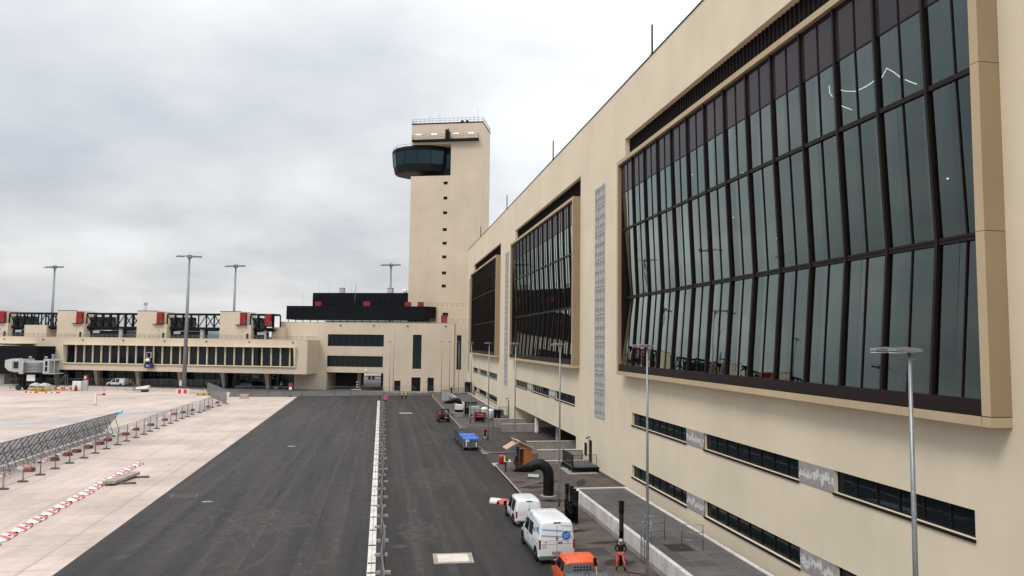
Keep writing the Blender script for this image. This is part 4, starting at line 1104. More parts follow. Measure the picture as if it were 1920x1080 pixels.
m = MB(); m.lathe([(.55, -.25), (.6, -.15), (.6, .15), (.55, .25)], 16, (-3.2, -1.2, .6), 0, 'y'); m.lathe([(.55, -.25), (.6, -.15), (.6, .15), (.55, .25)], 16, (-3.2, 1.2, .6), 0, 'y'); m.build('wheel', 'tyre', JB)
m = MB(); m.box(-1.5, .4, -1.2, -1.14, 2.1, 3.5); m.build('control_panel', 'white', JB)
m = MB(); m.box(-2.6, 2.4, -1.5, 1.5, 3.75, 3.98); m.build('floor_beam', 'frame_black', JB)
t = thing('outdoor_stairs', (-72.2, 184.6, 0), 'dark grey service stairs under the right end of the boarding bridge', 'stairs', R(-10))
m = MB()
for k in range(10): m.box(-1.2+k*.22, -.95+k*.22, -.4, .4, .3+k*.33, .34+k*.33)
m.build('step', 'grey_dk', t)
m = MB()
for y in (-.42, .42):
    m.bar((-1.3, y, .1), (1.2, y, 3.6), .12); m.bar((-1.3, y, 1.1), (1.2, y, 4.6), .05)
    for x in (-1.2, 1.2): m.bar((x, y, 0), (x, y, 3.7), .1)
m.build('frame', 'grey_dk', t)
for i, (x, y, l) in enumerate([(-75.6, 180.4, 'under the boarding bridge, left half'), (-73.5, 179.7, 'under the boarding bridge, right half')]):
    t = thing('equipment_crate', (x, y, 0), 'yellow steel frame crate with grey tarpaulin '+l, 'crate', R(-15), 'yellow crates under the boarding bridge')
    m = MB()
    for a in (-1, 1):
        for b in (-.7, .7): m.bar((a, b, 0), (a, b, 1.3), .12)
        m.bar((a, -.7, .15), (a, .7, .15), .1); m.bar((a, -.7, 1.25), (a, .7, 1.25), .1)
    for b in (-.7, .7):
        m.bar((-1, b, .15), (1, b, .15), .1); m.bar((-1, b, .7), (1, b, .7), .1); m.bar((-1, b, 1.25), (1, b, 1.25), .1); m.bar((-1, b, .15), (1, b, 1.25), .08)
    m.build('frame', 'yellow_paint', t)
    m = MB(); m.loft([[(-1.1, -.8, 1.2), (1.1, -.8, 1.15), (1.1, .8, 1.2), (-1.1, .8, 1.15)], [(-1.0, -.7, 1.45), (.9, -.7, 1.6), (1, .7, 1.4), (-.9, .7, 1.7)], [(-.6, -.3, 1.75), (.5, -.3, 1.85), (.5, .4, 1.7), (-.6, .4, 1.9)]]); m.build('tarpaulin', 'grey_panel', t)

# ------------------------------------------------------------------ floodlight masts
def mast(x, y, label, z0=0., h=30.4, rw=2.6, base=False, rz=0):
    t = thing('floodlight_mast', (x, y, z0), label, 'mast', R(rz), 'tall floodlight masts')
    m = MB(); m.tube([(0, 0, 0), (0, 0, (h-z0)*.45), (0, 0, h-z0-.1)], [.5 if base else .42, .37, .2], 14); m.build('pole', 'mast_grey', t)
    m = MB(); m.box(-rw, rw, -.12, .12, h-z0-.1, h-z0+.08); m.box(-.5, .5, -.3, .3, h-z0-.5, h-z0+.25); m.build('crossbar', 'mast_grey', t)
    for k in range(6):
        if k in (2,) and base: continue
        a = -rw+.25+k*(2*rw-.5)/5
        f = MB(); f.prism([(-.5, -.05), (.35, .1), (.35, .32), (-.5, .2)], a-.34, a+.34, 'x'); fo = f.build('floodlight', 'mast_grey', t, (0, -.25, h-z0-.35))
    m = MB(); m.lathe([(.03, h-z0+.1), (.03, h-z0+.9)], 6); m.build('spike', 'mast_grey', t)
    if base:
        m = MB(); m.lathe([(.8, 0), (.8, .25)], 14); m.build('flange', 'mast_grey', t)
    return t
mast(-42.83, 172.95, 'nearest and tallest looking floodlight mast with red and white foot on the apron', base=True)
mast(-84.83, 209.11, 'floodlight mast rising behind the left end of the pier', rz=-19)
mast(-37.43, 196.5, 'floodlight mast rising behind the stair block nearest the gatehouse', h=30.8, rz=-19)
mast(1.7, 197, 'floodlight mast behind the black plant screens left of the control tower', h=32.3, rz=-19)
t = thing('mast_guard', (-42.6, 171.9, 0), 'red and white concrete guard block at the foot of the nearest floodlight mast', 'barrier', R(-8))
m = MB(); m.box(-1.35, 1.35, -.6, -.35, 0, 1.15); m.build('block', 'barrier_white', t)
for a in (-.62, .62):
    m = MB(); m.box(a-.36, a+.36, -.62, -.6, .12, 1.03); m.build('red_panel', 'barrier_red', t)
t = thing('far_tower', (-125, 420, 0), 'tiny distant pale control tower above the pier roof', 'tower')
m = MB(); m.lathe([(.95, 0), (.8, 26), (.8, 29.5)], 12); m.build('shaft', 'grey_panel', t)
m = MB(); m.lathe([(.7, 29.5), (1.05, 30.4), (1.05, 31.2), (.6, 31.6), (.12, 31.8), (.08, 33.5)], 12); m.build('cab', 'grey_panel', t)

# ------------------------------------------------------------------ street lamps
def lamp_head(t, dx, dy, h):
    m = MB(); m.prism([(-.52, .03), (-.50, .10), (-.1, .14), (.28, .10), (.28, .02), (-.1, .0)], dy-.13, dy+.13, 'y'); 
    o = m.build('lamp_head', 'galv', t, (dx, 0, h), bevel=.012)
    m = MB(); m.box(-.50, -.14, dy-.11, dy+.11, -.012, .004); m.build('diffuser', 'white', o, None)
    return o
def street_lamp(x, y, label, h=11.95, heads=2):
    t = thing('street_lamp', (x, y, .1 if x > 11 else 0), label, 'street lamp', 0, 'street lamps')
    h -= .1
    m = MB(); m.tube([(0, 0, 0), (0, 0, 1.2), (0, 0, h*.5), (0, 0, h)], [.088, .08, .066, .045], 12); m.build('pole', 'galv', t)
    m = MB(); m.box(-.05, .05, -.13, -.09, .6, 1.1); m.build('hatch', 'galv', t)
    if heads == 2:
        m = MB(); m.tube([(0, -.1, h-.03), (0, .74, h-.03)], .03, 6); m.tube([(.25, .0, h-.02), (.3, .1, h-.16), (.12, .1, h-.22), (.03, .04, h-.3)], .015, 5); m.build('bracket', 'galv', t)
        lamp_head(t, 0, 0, h-.03); lamp_head(t, 0, .70, h-.03)
    else:
        lamp_head(t, -.1, 0, h-.03)
    return t
L1 = street_lamp(13, 16.5, 'nearest galvanised street lamp with two flat heads in front of the big bay', 11.9)
for y, lab in [(35.1, 'second street lamp with two heads, before the far end of the nearest bay'), (53.4, 'third street lamp, rising beside the bent black pipe'), (72.0, 'fourth street lamp, rising behind the wooden booth'),
               (90.4, 'fifth street lamp, standing beside the red hydrant on the forecourt'), (108.7, 'sixth street lamp, in front of the farthest bay near the red trailer')]:
    dup(L1, (13, y, .1), 0, lab)
S1 = street_lamp(16.4, 160, 'slim street lamp in front of the narrow right slit window of the gatehouse', 12.1, 1)
for x, y, lab in [(14.4, 160, 'slim street lamp just left of the gatehouse corner seam'), (13.2, 166.5, 'slim street lamp on the far pavement right of the third gatehouse door'), (1.85, 179.3, 'lone slim street lamp between the gate opening and the first door')]:
    dup(S1, (x, y, .1 if x > 11 else 0), 0, lab)

# ------------------------------------------------------------------ fences
def panel_proto(L, H, step=.14, label='', group='', wire=.007, brace=False, name='mesh_fence', tilt=0):
    t = thing(name, (0, 0, 0), label, 'fence', 0, group)
    m = MB(); r = .026
    m.tube([(.06, 0, .12), (.06, 0, H), (L-.06, 0, H), (L-.06, 0, .12)], r, 6); m.tube([(.06, 0, .22), (L-.06, 0, .22)], r*.8, 6); m.build('frame', 'fence_steel', t)
    m = MB(); n = int((L-.12)/step)
    for k in range(1, n): m.tube([(.06+k*step, 0, .22), (.06+k*step, 0, H)], wire, 3, cap=False)
    for k in range(1, 7): m.tube([(.06, 0, .22+k*(H-.22)/7), (L-.06, 0, .22+k*(H-.22)/7)], wire, 3, cap=False)
    m.build('mesh', 'fence_steel', t)
    m = MB(); m.box(-.05, .09, -.045, .045, H*.62, H*.62+.06); m.build('clamp', 'galv', t)
    if brace:
        m = MB(); m.bar((.06, 0, H*.85), (.06+.0, -1.1, .1), .04); m.build('brace', 'galv', t)
    return t
def fence_row(path, H, rowname, first_from, group, feet=True, mat='concrete_dk', wire=.007, what='mesh fence panel'):
    L = (Vector(path[1])-Vector(path[0])).length
    P0 = panel_proto(L-.04, H, .14, '', group, wire)
    f = MB(); f.loft([[(-.13, -.38, 0), (.13, -.38, 0), (.13, .38, 0), (-.13, .38, 0)], [(-.11, -.35, .15), (.11, -.35, .15), (.11, .35, .15), (-.11, .35, .15)]]); f.build('foot', mat, P0)
    for i in range(len(path)-1):
        a, b = Vector(path[i]), Vector(path[i+1]); ang = math.atan2(b.y-a.y, b.x-a.x)
        lab = f'{what} {rowname}, {nth(i)} from {first_from}'
        if i == 0: P0.location = (a.x, a.y, 0); P0.rotation_euler = (0, 0, ang); P0['label'] = lab
        else:
            c = dup(P0, (a.x, a.y, 0), ang, lab); c.rotation_euler = (random.uniform(-.02, .02), 0, ang)
rnd = random.Random(3)
# along the concrete apron, left
pathL = [(-29.08+rnd.uniform(-.06, .06)-(.35 if 100 < y < 126 else 0)*(y-60)/66, y) for y in [58.55+3.15*k for k in range(27)]]
pathL = [(x if y < 138 else -29.1+(y-138)*.16, y) for x, y in pathL] + [(-28.2, 143.9)]
fence_row(pathL, 2.0, 'along the apron edge', 'the near end', 'mesh fence panels along the concrete apron')
# stacked run towards the mast
pathM = [(-28.3, 145.0)]
for k in range(8): pathM.append((pathM[-1][0]-1.15, pathM[-1][1]+3.25))
fence_row(pathM, 2.6, 'angling back to the mast', 'the near end', 'mesh fence panels running back to the mast', wire=.010, what='dense fence panel')
# gutter fence between the lanes
pathC = [(.22+(.09 if k % 2 else -.06)+rnd.uniform(-.05, .05), 30.2+3.13*k+rnd.uniform(-.12, .12)) for k in range(40)]
fence_row(pathC, 2.0, 'along the drainage gutter', 'the camera', 'mesh fence panels along the gutter', mat='concrete', wire=.006)
# across the end of the road
pathF = [(-31.0+3.5*k, 166.2+.5*math.sin(k*1.3)) for k in range(12)]
fence_row(pathF, 2.0, 'across the far end of the road', 'the left', 'mesh fence panels across the far road end', wire=.006)
# dark fence in front of the pier
pathB = [(-86.0+3.45*k, 191.4-.62*max(0, k-4)*1.0) for k in range(15)]
fence_row(pathB, 2.3, 'in front of the pier', 'the left', 'mesh fence panels in front of the pier', mat='concrete_lt', wire=.006, what='grey site fence panel')
# along the far pavement to the gatehouse doors
pathD = [(9.5+2.6*k, 172.0+.25*k) for k in range(4)]
fence_row(pathD, 1.8, 'in front of the gatehouse doors', 'the left', 'mesh fence panels by the gatehouse doors', wire=.006, what='thin mesh fence panel')

# blast screen, leaning
bs = None
for i in range(11):
    y = 63.5+3.42*i
    lab = f'blue grey leaning blast screen section, {nth(10-i)} from the far end of the screen row'
    if bs is None:
        bs = thing('blast_screen', (-33.2, y, 0), lab, 'blast screen', 0, 'leaning blast screen sections'); bs.rotation_euler = (0, 0, 0)
        m = MB(); b0, b1 = Vector((-1.3, 0, .25)), Vector((.45, 0, 2.72))
        L = Vector((0, 3.38, 0))
        m.quad(b0, b0+L, b1+L, b1); m.build('sheet', 'blast_mesh', bs, normals=False)
        m = MB()
        for k in range(4):
            o = Vector((0.03, k*1.127, -.03)); m.bar(b0+o, b1+o, .055)
        m.build('rib', 'blast_steel', bs)
        m = MB()
        for f in (0, .5, 1.0):
            q = b0+(b1-b0)*f+Vector((.04, 0, -.04)); m.bar(q, q+L, .06)
        m.build('rail', 'blast_steel', bs)
        for k in range(2):
            m = MB(); yy = .56+k*2.25
            m.bar((.1, yy, 2.2), (.8, yy+.1, 0), .055); m.bar((-.8, yy, .9), (.75, yy+.1, 0.05), .045); m.build('strut', 'blast_steel', bs)
    else:
        dup(bs, (-33.2+.02*i, y, 0), 0, lab)
t = thing('blue_sheet', (-32.7, 100.95, 2.1), 'pale blue plastic sheeting hanging on the far end of the blast screen', 'sheet')
m = MB(); m.loft([[(-.7, -.3, .2), (-.7, .3, .25), (-.72, .3, .5), (-.7, -.3, .45)], [(.0, -.5, .35), (.0, .35, .4), (.0, .35, .7), (0, -.5, .6)], [(.5, -.4, .3), (.45, .5, .5), (.4, .5, .85), (.5, -.4, .75)]]); m.build('sheeting', simple('pale_blue_sheet', (.36, .56, .68), .5, 0, .15, 4, .4), t)

# ------------------------------------------------------------------ red and white kerb barriers
def barrier_proto(label, group):
    t = thing('lane_barrier', (0, 0, 0), label, 'barrier', 0, group)
    prof = [(-.29, 0), (-.29, .19), (-.22, .27), (-.02, .24), (.29, .09), (.29, 0)]
    seg = [('barrier_white', .02, .62), ('pink_red', .62, 1.06), ('barrier_white', 1.06, 1.50), ('pink_red', 1.50, 1.96)]
    m = MB()
    for i, (mt, a, b) in enumerate(seg):
        if i: m.prism(prof, a, b, 'y', i % 2)
        else: m.loft([[(-.29+(x+.29)*.35, a, z*.6) for x, z in prof], [(x, a+.42, z) for x, z in prof], [(x, b, z) for x, z in prof]], 0)
    m.build('body', ['barrier_white', 'pink_red'], t)
    m = MB(); m.box(-.12, .16, -.2, .03, .04, .16); m.build('coupling', 'frame_black', t)
    m = MB(); m.quad((.22, 1.14, .133), (.22, 1.42, .133), (.07, 1.42, .205), (.07, 1.14, .205)); m.build('stencil', 'grey_dk', t, normals=False)
    return t
bar = barrier_proto('', 'low red and white barriers in a row on the apron')
N_ = 14
for k in range(N_):
    y = 45.9+2.2*k; x = -21.62-(y-46)*.033
    lab = f'red and white lane barrier on the apron, {nth(k)} from the row near end'
    if k == 0: bar.location = (x, y, 0); bar.rotation_euler = (0, 0, .033); bar['label'] = lab
    else: dup(bar, (x+random.uniform(-.06, .06), y, 0), .033+random.uniform(-.05, .05), lab)
def block_proto(label, group):
    t = thing('barrier_block', (0, 0, 0), label, 'barrier', 0, group)
    m = MB(); m.prism([(-.3, 0), (-.3, .2), (-.2, .36), (.2, .36), (.3, .2), (.3, 0)], 0, .7, 'y', 0); m.prism([(-.3, 0), (-.3, .2), (-.2, .36), (.2, .36), (.3, .2), (.3, 0)], .7, 1.35, 'y', 1); m.build('body', ['barrier_dred', 'barrier_white'], t)
    m = MB(); m.box(-.15, .15, -.1, 0, .1, .3); m.build('coupling', 'frame_black', t)
    return t
bk = block_proto('', 'dark red barrier blocks behind the apron fence')
spots = [(-31.2, 62.0, .3), (-30.5, 73.2, 1.2), (-31.0, 79.2, .9), (-31.0, 82.3, .9), (-31.0, 84.6, 1.0), (-30.9, 87.6, .9), (-30.8, 90.5, .9), (-31.0, 93.6, 1.2), (-30.8, 99, 1.0), (-31.2, 104.0, .9), (-30.9, 109.3, 1.0), (-30.9, 115.9, .9), (-31.8, 124.6, 1.1), (-31.3, 127.4, .8), (-31.0, 131.5, .3), (-29.9, 138, .6), (-30.2, 146.5, .5)]
for k, (x, y, a) in enumerate(spots):
    lab = f'dark red and white barrier block behind the apron fence, {nth(k)} from the near end'
    if k == 0: bk.location = (x, y, 0); bk.rotation_euler = (0, 0, a); bk['label'] = lab
    else: dup(bk, (x, y, 0), a+random.uniform(-.15, .15), lab)
for k in range(9):
    y = 66+k*4.0
    c = dup(bar, (-32.0+random.uniform(-.1, .1), y, 0), random.uniform(-.05, .05), f'faded lane barrier at the foot of the blast screen, {nth(k)} from the near end'); c['group'] = 'faded barriers under the blast screen'
# beams on sleepers
for i, (x, y, l) in enumerate([(-21.2, 66.2, 'nearer'), (-21.0, 69.0, 'farther')]):
    t = thing('timber_sleeper', (x, y, 0), l+' brown timber sleeper lying under the grey beams on the apron', 'timber', R(2), 'sleepers under the beams')
    m = MB(); m.box(-1.4, 1.4, -.1, .1, 0, .16); m.build('beam', 'sleeper', t)
for i, (dx, l) in enumerate([(-.33, 'left'), (0, 'middle'), (.33, 'right')]):
    t = thing('concrete_beam', (-21.35+dx, 67.7, .16), l+' grey concrete beam of the three lying on two sleepers', 'beam', R(-8), 'grey beams stacked on the apron')
    m = MB(); m.prism([(-.15, 0), (-.15, .2), (-.08, .26), (.08, .26), (.15, .2), (.15, 0)], -2.2, 2.2, 'y'); m.build('beam', 'concrete', t)

# ------------------------------------------------------------------ gutter, covers
mb = MB(); y = 20
while y < 151.5:
    mb.box(-.52-(y-39)*.0017, -.08-(y-39)*.0017, y+.01, y+.99, 0, .035); y += 1.0
structure('gutter', mb, 'gutter')
mb = MB(); y = 20.3
while y < 151:
    mb.box(-.315-(y-39)*.0017, -.285-(y-39)*.0017, y, y+.12, .034, .039); y += .22
structure('gutter_slot', mb, 'frame_black')
yy = 39.7; k = 0; gp = None
while yy < 150:
    lab = f'rusty cast iron drain grate in the pale gutter, {nth(k)} from the camera'
    if gp is None:
        gp = thing('drain_grate', (-.30, yy, .036), lab, 'drain grate', 0, 'drain grates along the gutter')
        m = MB(); m.box(-.2, .2, -.11, .11, 0, .012); m.build('frame', 'slot', gp)
        m = MB()
        for q in range(5): m.box(-.17+q*.075, -.13+q*.075, -.08, .08, .012, .017)
        m.build('bars', 'frame_black', gp)
    else: dup(gp, (-.30-(yy-39)*.0017, yy, .036), 0, lab)
    yy += 3.53 if k else 1.72; k += 1
def manhole(x, y, rx, ry, label, mat='slot', square=False, rz=0, z=.006):
    t = thing('manhole_cover', (x, y, z), label, 'manhole cover', R(rz))
    if square:
        m = MB(); m.box(-rx, rx, -ry, ry, 0, .006); m.build('frame', 'concrete_dk', t)
        m = MB(); m.box(-rx+.12, rx-.12, -ry+.12, ry-.12, .006, .012); m.build('lid', mat, t)
    else:
        m = MB(); m.lathe([(rx, 0), (rx, .008)], 28); m.build('frame', 'asphalt_wet', t)
        m = MB(); m.lathe([(rx-.1, .008), (rx-.1, .013)], 28); m.build('lid', mat, t)
    return t
manhole(-14.7, 60.9, .95, .55, 'dark rectangular drain cover on the left lane near the apron edge', 'slot', True, 4)
manhole(-12.5, 58.5, .4, .26, 'small pale rectangular cover right of the dark drain cover', 'concrete', True, 4)
manhole(-8.0, 42.2, .42, .42, 'round brown manhole cover at the bottom of the left lane')
manhole(-2.9, 42.0, .36, .36, 'round dark manhole cover near the gutter on the left lane', 'asphalt_wet')
manhole(1.3, 44.6, .45, .45, 'round dark manhole cover close to the gutter fence on the right lane', 'asphalt_wet')
manhole(4.4, 53.8, .36, .36, 'small dark manhole cover in the middle of the right lane', 'puddle')
manhole(-9.9, 87.5, .5, .35, 'pale small cover far up on the left lane', 'concrete', True)
manhole(-10.1, 112.5, .35, .35, 'tiny dark manhole cover farthest up on the left lane')
t = thing('concrete_hatch', (4.15, 41.8, .006), 'large pale concrete access hatch in the right lane', 'hatch', R(-2))
m = MB(); m.box(-1.1, 1.1, -.95, .95, 0, .035); m.build('frame', 'concrete', t)
m = MB(); m.box(-.85, .85, -.7, .7, .035, .045); m.build('lid', simple('hatch_lid', (.60, .53, .45), .8, 0, .12, 2), t)
manhole(12.05, 41.6, 1.15, .95, 'large dark cover with pale frame beside the big van', 'asphalt_wet', True, 3, .124)
manhole(11.75, 62.9, .7, .65, 'brown square cover on the pavement in front of the black pipe', 'slot', True, 3, .124)
# ------------------------------------------------------------------ vehicles
def sec(y, zb, zbelt, zr, wb, wr, r=.12):
    """closed cross-section: sill, belt line, tumblehome, rounded roof edge"""
    return [(-wb+.06, y, zb), (-wb, y, zb+.12), (-wb, y, zbelt), (-wr, y, zr-r), (-wr+r*.4, y, zr-r*.3), (-wr+r*1.3, y, zr), (0, y, zr+.015),
            (wr-r*1.3, y, zr), (wr-r*.4, y, zr-r*.3), (wr, y, zr-r), (wb, y, zbelt), (wb, y, zb+.12), (wb-.06, y, zb)]
def wheel(t, x, y, r, w=.2):
    s = -1 if x < 0 else 1
    m = MB(); m.lathe([(r*.66, -w/2), (r*.93, -w/2), (r, -w/2+.03), (r, w/2-.03), (r*.93, w/2), (r*.66, w/2)], 20, (x, y, r), 0, 'x'); o = m.build('wheel', 'tyre', t)
    m = MB(); m.lathe([(r*.67, -.04), (r*.6, .0), (r*.25, .02), (r*.2, .05), (.02, .05)] if s > 0 else [(r*.67, .04), (r*.6, 0), (r*.25, -.02), (r*.2, -.05), (.02, -.05)], 16, (x+s*w*.36, y, r), 0, 'x'); m.build('rim', 'galv', o)
def glass_quad(t, name, pts, mat='glass'):
    m = MB(); m.add(pts, [tuple(range(len(pts)))]); return m.build(name, mat, t, normals=False)
def van(name, loc, label, L, W, Hh, rz=0, style='big'):
    t = thing(name, loc, label, 'van', rz)
    w = W/2; wr = w-.13 if style == 'big' else w-.16; zb = .24; belt = Hh*.47
    hood = L-.95 if style == 'big' else L-1.05
    ws = hood-.95
    b = MB()
    S = [sec(.0, zb+.1, belt, Hh-.16, w-.04, wr-.05), sec(.05, zb, belt, Hh-.05, w, wr), sec(.35, zb, belt, Hh, w, wr), sec(ws*.6, zb, belt, Hh+.01, w, wr), sec(ws, zb, belt, Hh-.05, w, wr-.03),
         sec(hood, zb, belt*.97, belt+.16, w-.02, w-.12, .1), sec(L-.35, zb, belt*.88, belt-.04, w-.05, w-.16, .1), sec(L-.05, zb+.05, belt*.72, belt*.82, w-.14, w-.24, .1), sec(L, zb+.1, belt*.6, belt*.72, w-.2, w-.3, .08)]
    b.loft(S)
    for f in range(len(b.sm)): b.sm[f] = True
    bo = b.build('body', 'white_paint', t, bevel=.02)
    def sx(z, y=1): 
        if z <= belt: return w
        return w+(wr-w)*(z-belt)/(Hh-.12-belt)
    for s in (-1, 1):
        def side(name, ys, zs, mat='glass', off=.006):
            pts = [(s*(sx(z)+off), y, z) for y, z in zip(ys, zs)]
            return glass_quad(t, name, pts if s > 0 else pts[::-1], mat)
        z0, z1 = belt+.05, Hh*.80 if style == 'big' else Hh*.90
        side('side_window', [ws-.55, ws+.45, ws+.05, ws-.55], [z0, z0, z1, z1])
        side('side_window', [ws-1.65, ws-.70, ws-.70, ws-1.65], [z0, z0, z1, z1], 'glass' if style == 'big' or s else 'glass')
        m = MB(); m.box(s*w-.02 if s > 0 else s*w-.008, s*w+.008 if s > 0 else s*w+.02, .35, L-1.0, .30, .46); m.build('side_moulding', 'grey_dk', t)
        m = MB(); m.cbox((s*(w+.15), ws+.62, belt+.14), (.22, .12, .30)); m.build('mirror', 'black_rubber', t, bevel=.03)
        # rear lamps stand on the corner pillars
        m = MB(); m.box(s*(w-.055)-.05, s*(w-.055)+.055, -.012, .12, belt-.28 if style == 'big' else belt-.22, belt+.22 if style == 'big' else belt+.20); m.build('tail_lamp', 'tail_red', t, bevel=.015)
        for y in (.85, L-.92):
            m = MB(); m.lathe([(.44 if style == 'big' else .40, -.01), (.44 if style == 'big' else .40, .012)], 20, (s*(w-.0), y, .36), 0, 'x'); m.build('wheel_arch', 'black_rubber', t)
            wheel(t, s*(w-.10), y, .34 if style == 'big' else .315)
        m = MB(); m.box(s*w-.006, s*w+.006, ws-.63, ws-.615, zb+.15, belt+.02); m.box(s*w-.006, s*w+.006, ws-1.75, ws-1.735, zb+.15, belt+.02); m.box(s*w-.01, s*w+.01, .4, ws-1.8, belt-.09, belt-.06); m.build('door_gap', 'grey_dk', t)
        m = MB(); m.box(s*w-.015, s*w+.02, ws-.55, ws-.36, belt-.12, belt-.07); m.build('handle', 'black_rubber', t)
        m = MB(); m.cbox((s*(w-.28), L-.16, belt*.74), (.34, .2, .2)); m.build('headlight', 'clear_glass', t)
    glass_quad(t, 'windscreen', [(-w+.16, hood-.08, belt+.20), (w-.16, hood-.08, belt+.20), (wr-.12, ws+.05, Hh-.10), (-wr+.12, ws+.05, Hh-.10)])
    m = MB(); m.box(-w+.02, w-.02, -.09, .06, .22, .44); m.build('bumper', 'grey_dk', t, bevel=.03)
    m = MB(); m.box(-.008, .008, -.008, .0, .46, Hh-.22); m.box(-w+.13, w-.13, -.006, 0, belt-.02, belt-.005); m.box(-w+.13, w-.13, -.006, 0, belt+.16, belt+.17); m.build('door_gap', 'grey_dk', t)
    m = MB(); m.box(-.26, .26, -.02, .0, .50, .64); p_ = m.build('number_plate', 'frame_black', t)
    m = MB(); m.box(-.24, .24, -.024, -.02, .515, .625); m.build('plate_face', 'grey_panel', p_)
    text('plate_lettering', 'LP C306' if style == 'big' else 'LP K218', .105, 'text_dark', p_, (0, -.028, .57), (R(90), 0, 0), .001)
    m = MB(); m.box(.06, .3, -.035, .0, belt+.04, belt+.085); m.lathe([(.055, -.02), (.055, 0)], 12, (0, -.006, belt+.30), 0, 'y'); m.build('door_handle', 'black_rubber', t)
    # roof ribs
    m = MB()
    for k in range(7): x = -wr+.25+k*(2*wr-.5)/6; m.prism([(x-.035, Hh-.003), (x-.02, Hh+.02), (x+.02, Hh+.02), (x+.035, Hh-.003)], .35, ws-.35, 'y')
    m.build('roof_ribs', 'white_paint', t)
    m = MB(); m.box(-.2, .2, -.02, .06, Hh-.10, Hh-.055); m.build('brake_lamp', 'black_rubber', t)
    return t, w, wr, belt, sx, ws
V1, w, wr, belt, sx, ws = van('panel_van', (9.66, 40.12, 0), 'large white panel van with blue stripes and round blue emblem on its back doors', 5.25, 2.02, 2.27, R(1))
m = MB(); m.lathe([(.245, -.004), (.245, 0)], 32, (.52, -.016, 1.50), 0, 'y'); e_ = m.build('emblem', 'blue', V1)
m = MB(); m.lathe([(.26, -.004), (.26, 0)], 32, (.52, -.011, 1.50), 0, 'y'); m.build('emblem_ring', 'text_white', V1)
text('emblem_lettering', 'MIETEN', .105, 'text_white', V1, (.52, -.023, 1.54), (R(90), R(-8), 0), .001, .2)
text('emblem_lettering', 'JETZT', .095, 'text_white', V1, (.53, -.023, 1.43), (R(90), R(-8), 0), .001, .2)
def back_stripe(z0, z1, h, x0=-.84, x1=.84):
    m = MB(); m.add([(x0, -.011, z0), (x1, -.011, z1), (x1, -.011, z1+h), (x0, -.011, z0+h)], [(0, 1, 2, 3)]); return m.build('blue_stripe', simple('stripe_blue', (.13, .34, .58), .4, 0, .05, 2) if 'stripe_blue' not in bpy.data.materials else bpy.data.materials['stripe_blue'], V1, normals=False)
back_stripe(1.82, 1.66, .055); back_stripe(1.50, 1.40, .055, -.88, .30); back_stripe(1.38, 1.33, .055, .78, .90); back_stripe(2.02, 1.97, .03, .2, .8)
bs_ = bpy.data.materials['stripe_blue']
for z0, z1 in ((1.56, 2.02), (1.84, 2.16)):
    pts = [(-(sx(z)+.008), y, z) for y, z in [(.06, z0), (2.9, z1), (2.9, z1+.05), (.06, z0+.06)]]
    m = MB(); m.add(pts, [(0, 1, 2, 3)]); m.build('blue_stripe', bs_, V1, normals=False)
tl = math.atan2(w-wr, 2.27-.12-belt)
text('side_lettering', 'OPARS', .40, 'text_dark', V1, (-(sx(1.52)+.012), 1.55, 1.52), (R(90), 0, R(-90)), .001, .0, .78)
m = MB(); m.lathe([(.24, -.003), (.24, .003)], 28, (-(sx(1.62)+.006), .62, 1.62), 0, 'x'); m.build('emblem', 'blue', V1)
m = MB(); m.lathe([(.05, -.003), (.05, .003)], 12, (-(sx(1.60)+.011), .62, 1.58), 0, 'x'); m.build('emblem_dot', 'text_white', V1)
text('type_lettering', 'Leasing', .09, 'text_dark', V1, (-.72, -.013, .99), (R(90), 0, 0), .001); text('type_lettering', 'Service', .10, 'text_dark', V1, (-.70, -.013, .87), (R(90), 0, 0), .001)
for x in (-.62, .62):
    m = MB(); m.lathe([(.035, -.01), (.035, 0)], 10, (x, -.01, belt+.085), 0, 'y'); m.build('door_hinge', 'black_rubber', V1)
van('small_van', (9.72, 48.15, 0), 'smaller plain white van parked in front of the large van', 4.35, 1.80, 1.74, R(1), 'small')
V3, *_ = van('parked_van', (-63.0, 199.5, 0), 'small white van in front of the pier behind the grey fence', 5.0, 1.95, 1.95, R(71), 'small')
# orange crew-cab pickup
t = thing('pickup_truck', (9.62, 33.2, 0), 'orange pickup truck with silver toolbox and rack at the bottom of the picture', 'pickup', R(0))
w = .92
b = MB(); b.loft([sec(1.50, .45, 1.08, 1.64, w, w-.13), sec(1.6, .35, 1.08, 1.71, w, w-.12), sec(2.9, .35, 1.08, 1.72, w, w-.13), sec(3.65, .35, 1.06, 1.14, w, w-.06, .06), sec(4.3, .38, .95, 1.02, w-.05, w-.15, .06), sec(4.5, .45, .8, .86, w-.12, w-.22, .06)])
for f in range(len(b.sm)): b.sm[f] = True
b.build('cab', 'orange', t, bevel=.02)
for s in (-1, 1):
    for ys, zs in [([1.72, 2.2, 2.2, 1.72], [1.13, 1.13, 1.58, 1.58]), ([2.28, 3.35, 2.85, 2.28], [1.13, 1.13, 1.58, 1.58])]:
        pts = [(s*(w-.12*(z-1.08)/.56+.006), y, z) for y, z in zip(ys, zs)]
        glass_quad(t, 'side_window', pts if s > 0 else pts[::-1])
    m = MB(); m.box(s*w-.006, s*w+.006, 2.23, 2.245, .45, 1.1); m.box(s*w-.006, s*w+.006, 1.62, 1.63, .45, 1.1); m.build('door_gap', 'barrier_dred', t)
    m = MB(); m.cbox((s*(w+.14), 3.1, 1.2), (.2, .1, .22)); m.build('mirror', 'black_rubber', t)
    wheel(t, s*(w-.12), 3.75, .33); wheel(t, s*(w-.12), .6, .33)
glass_quad(t, 'windscreen', [(-w+.1, 3.6, 1.19), (w-.1, 3.6, 1.19), (w-.2, 2.97, 1.68), (-w+.2, 2.97, 1.68)])
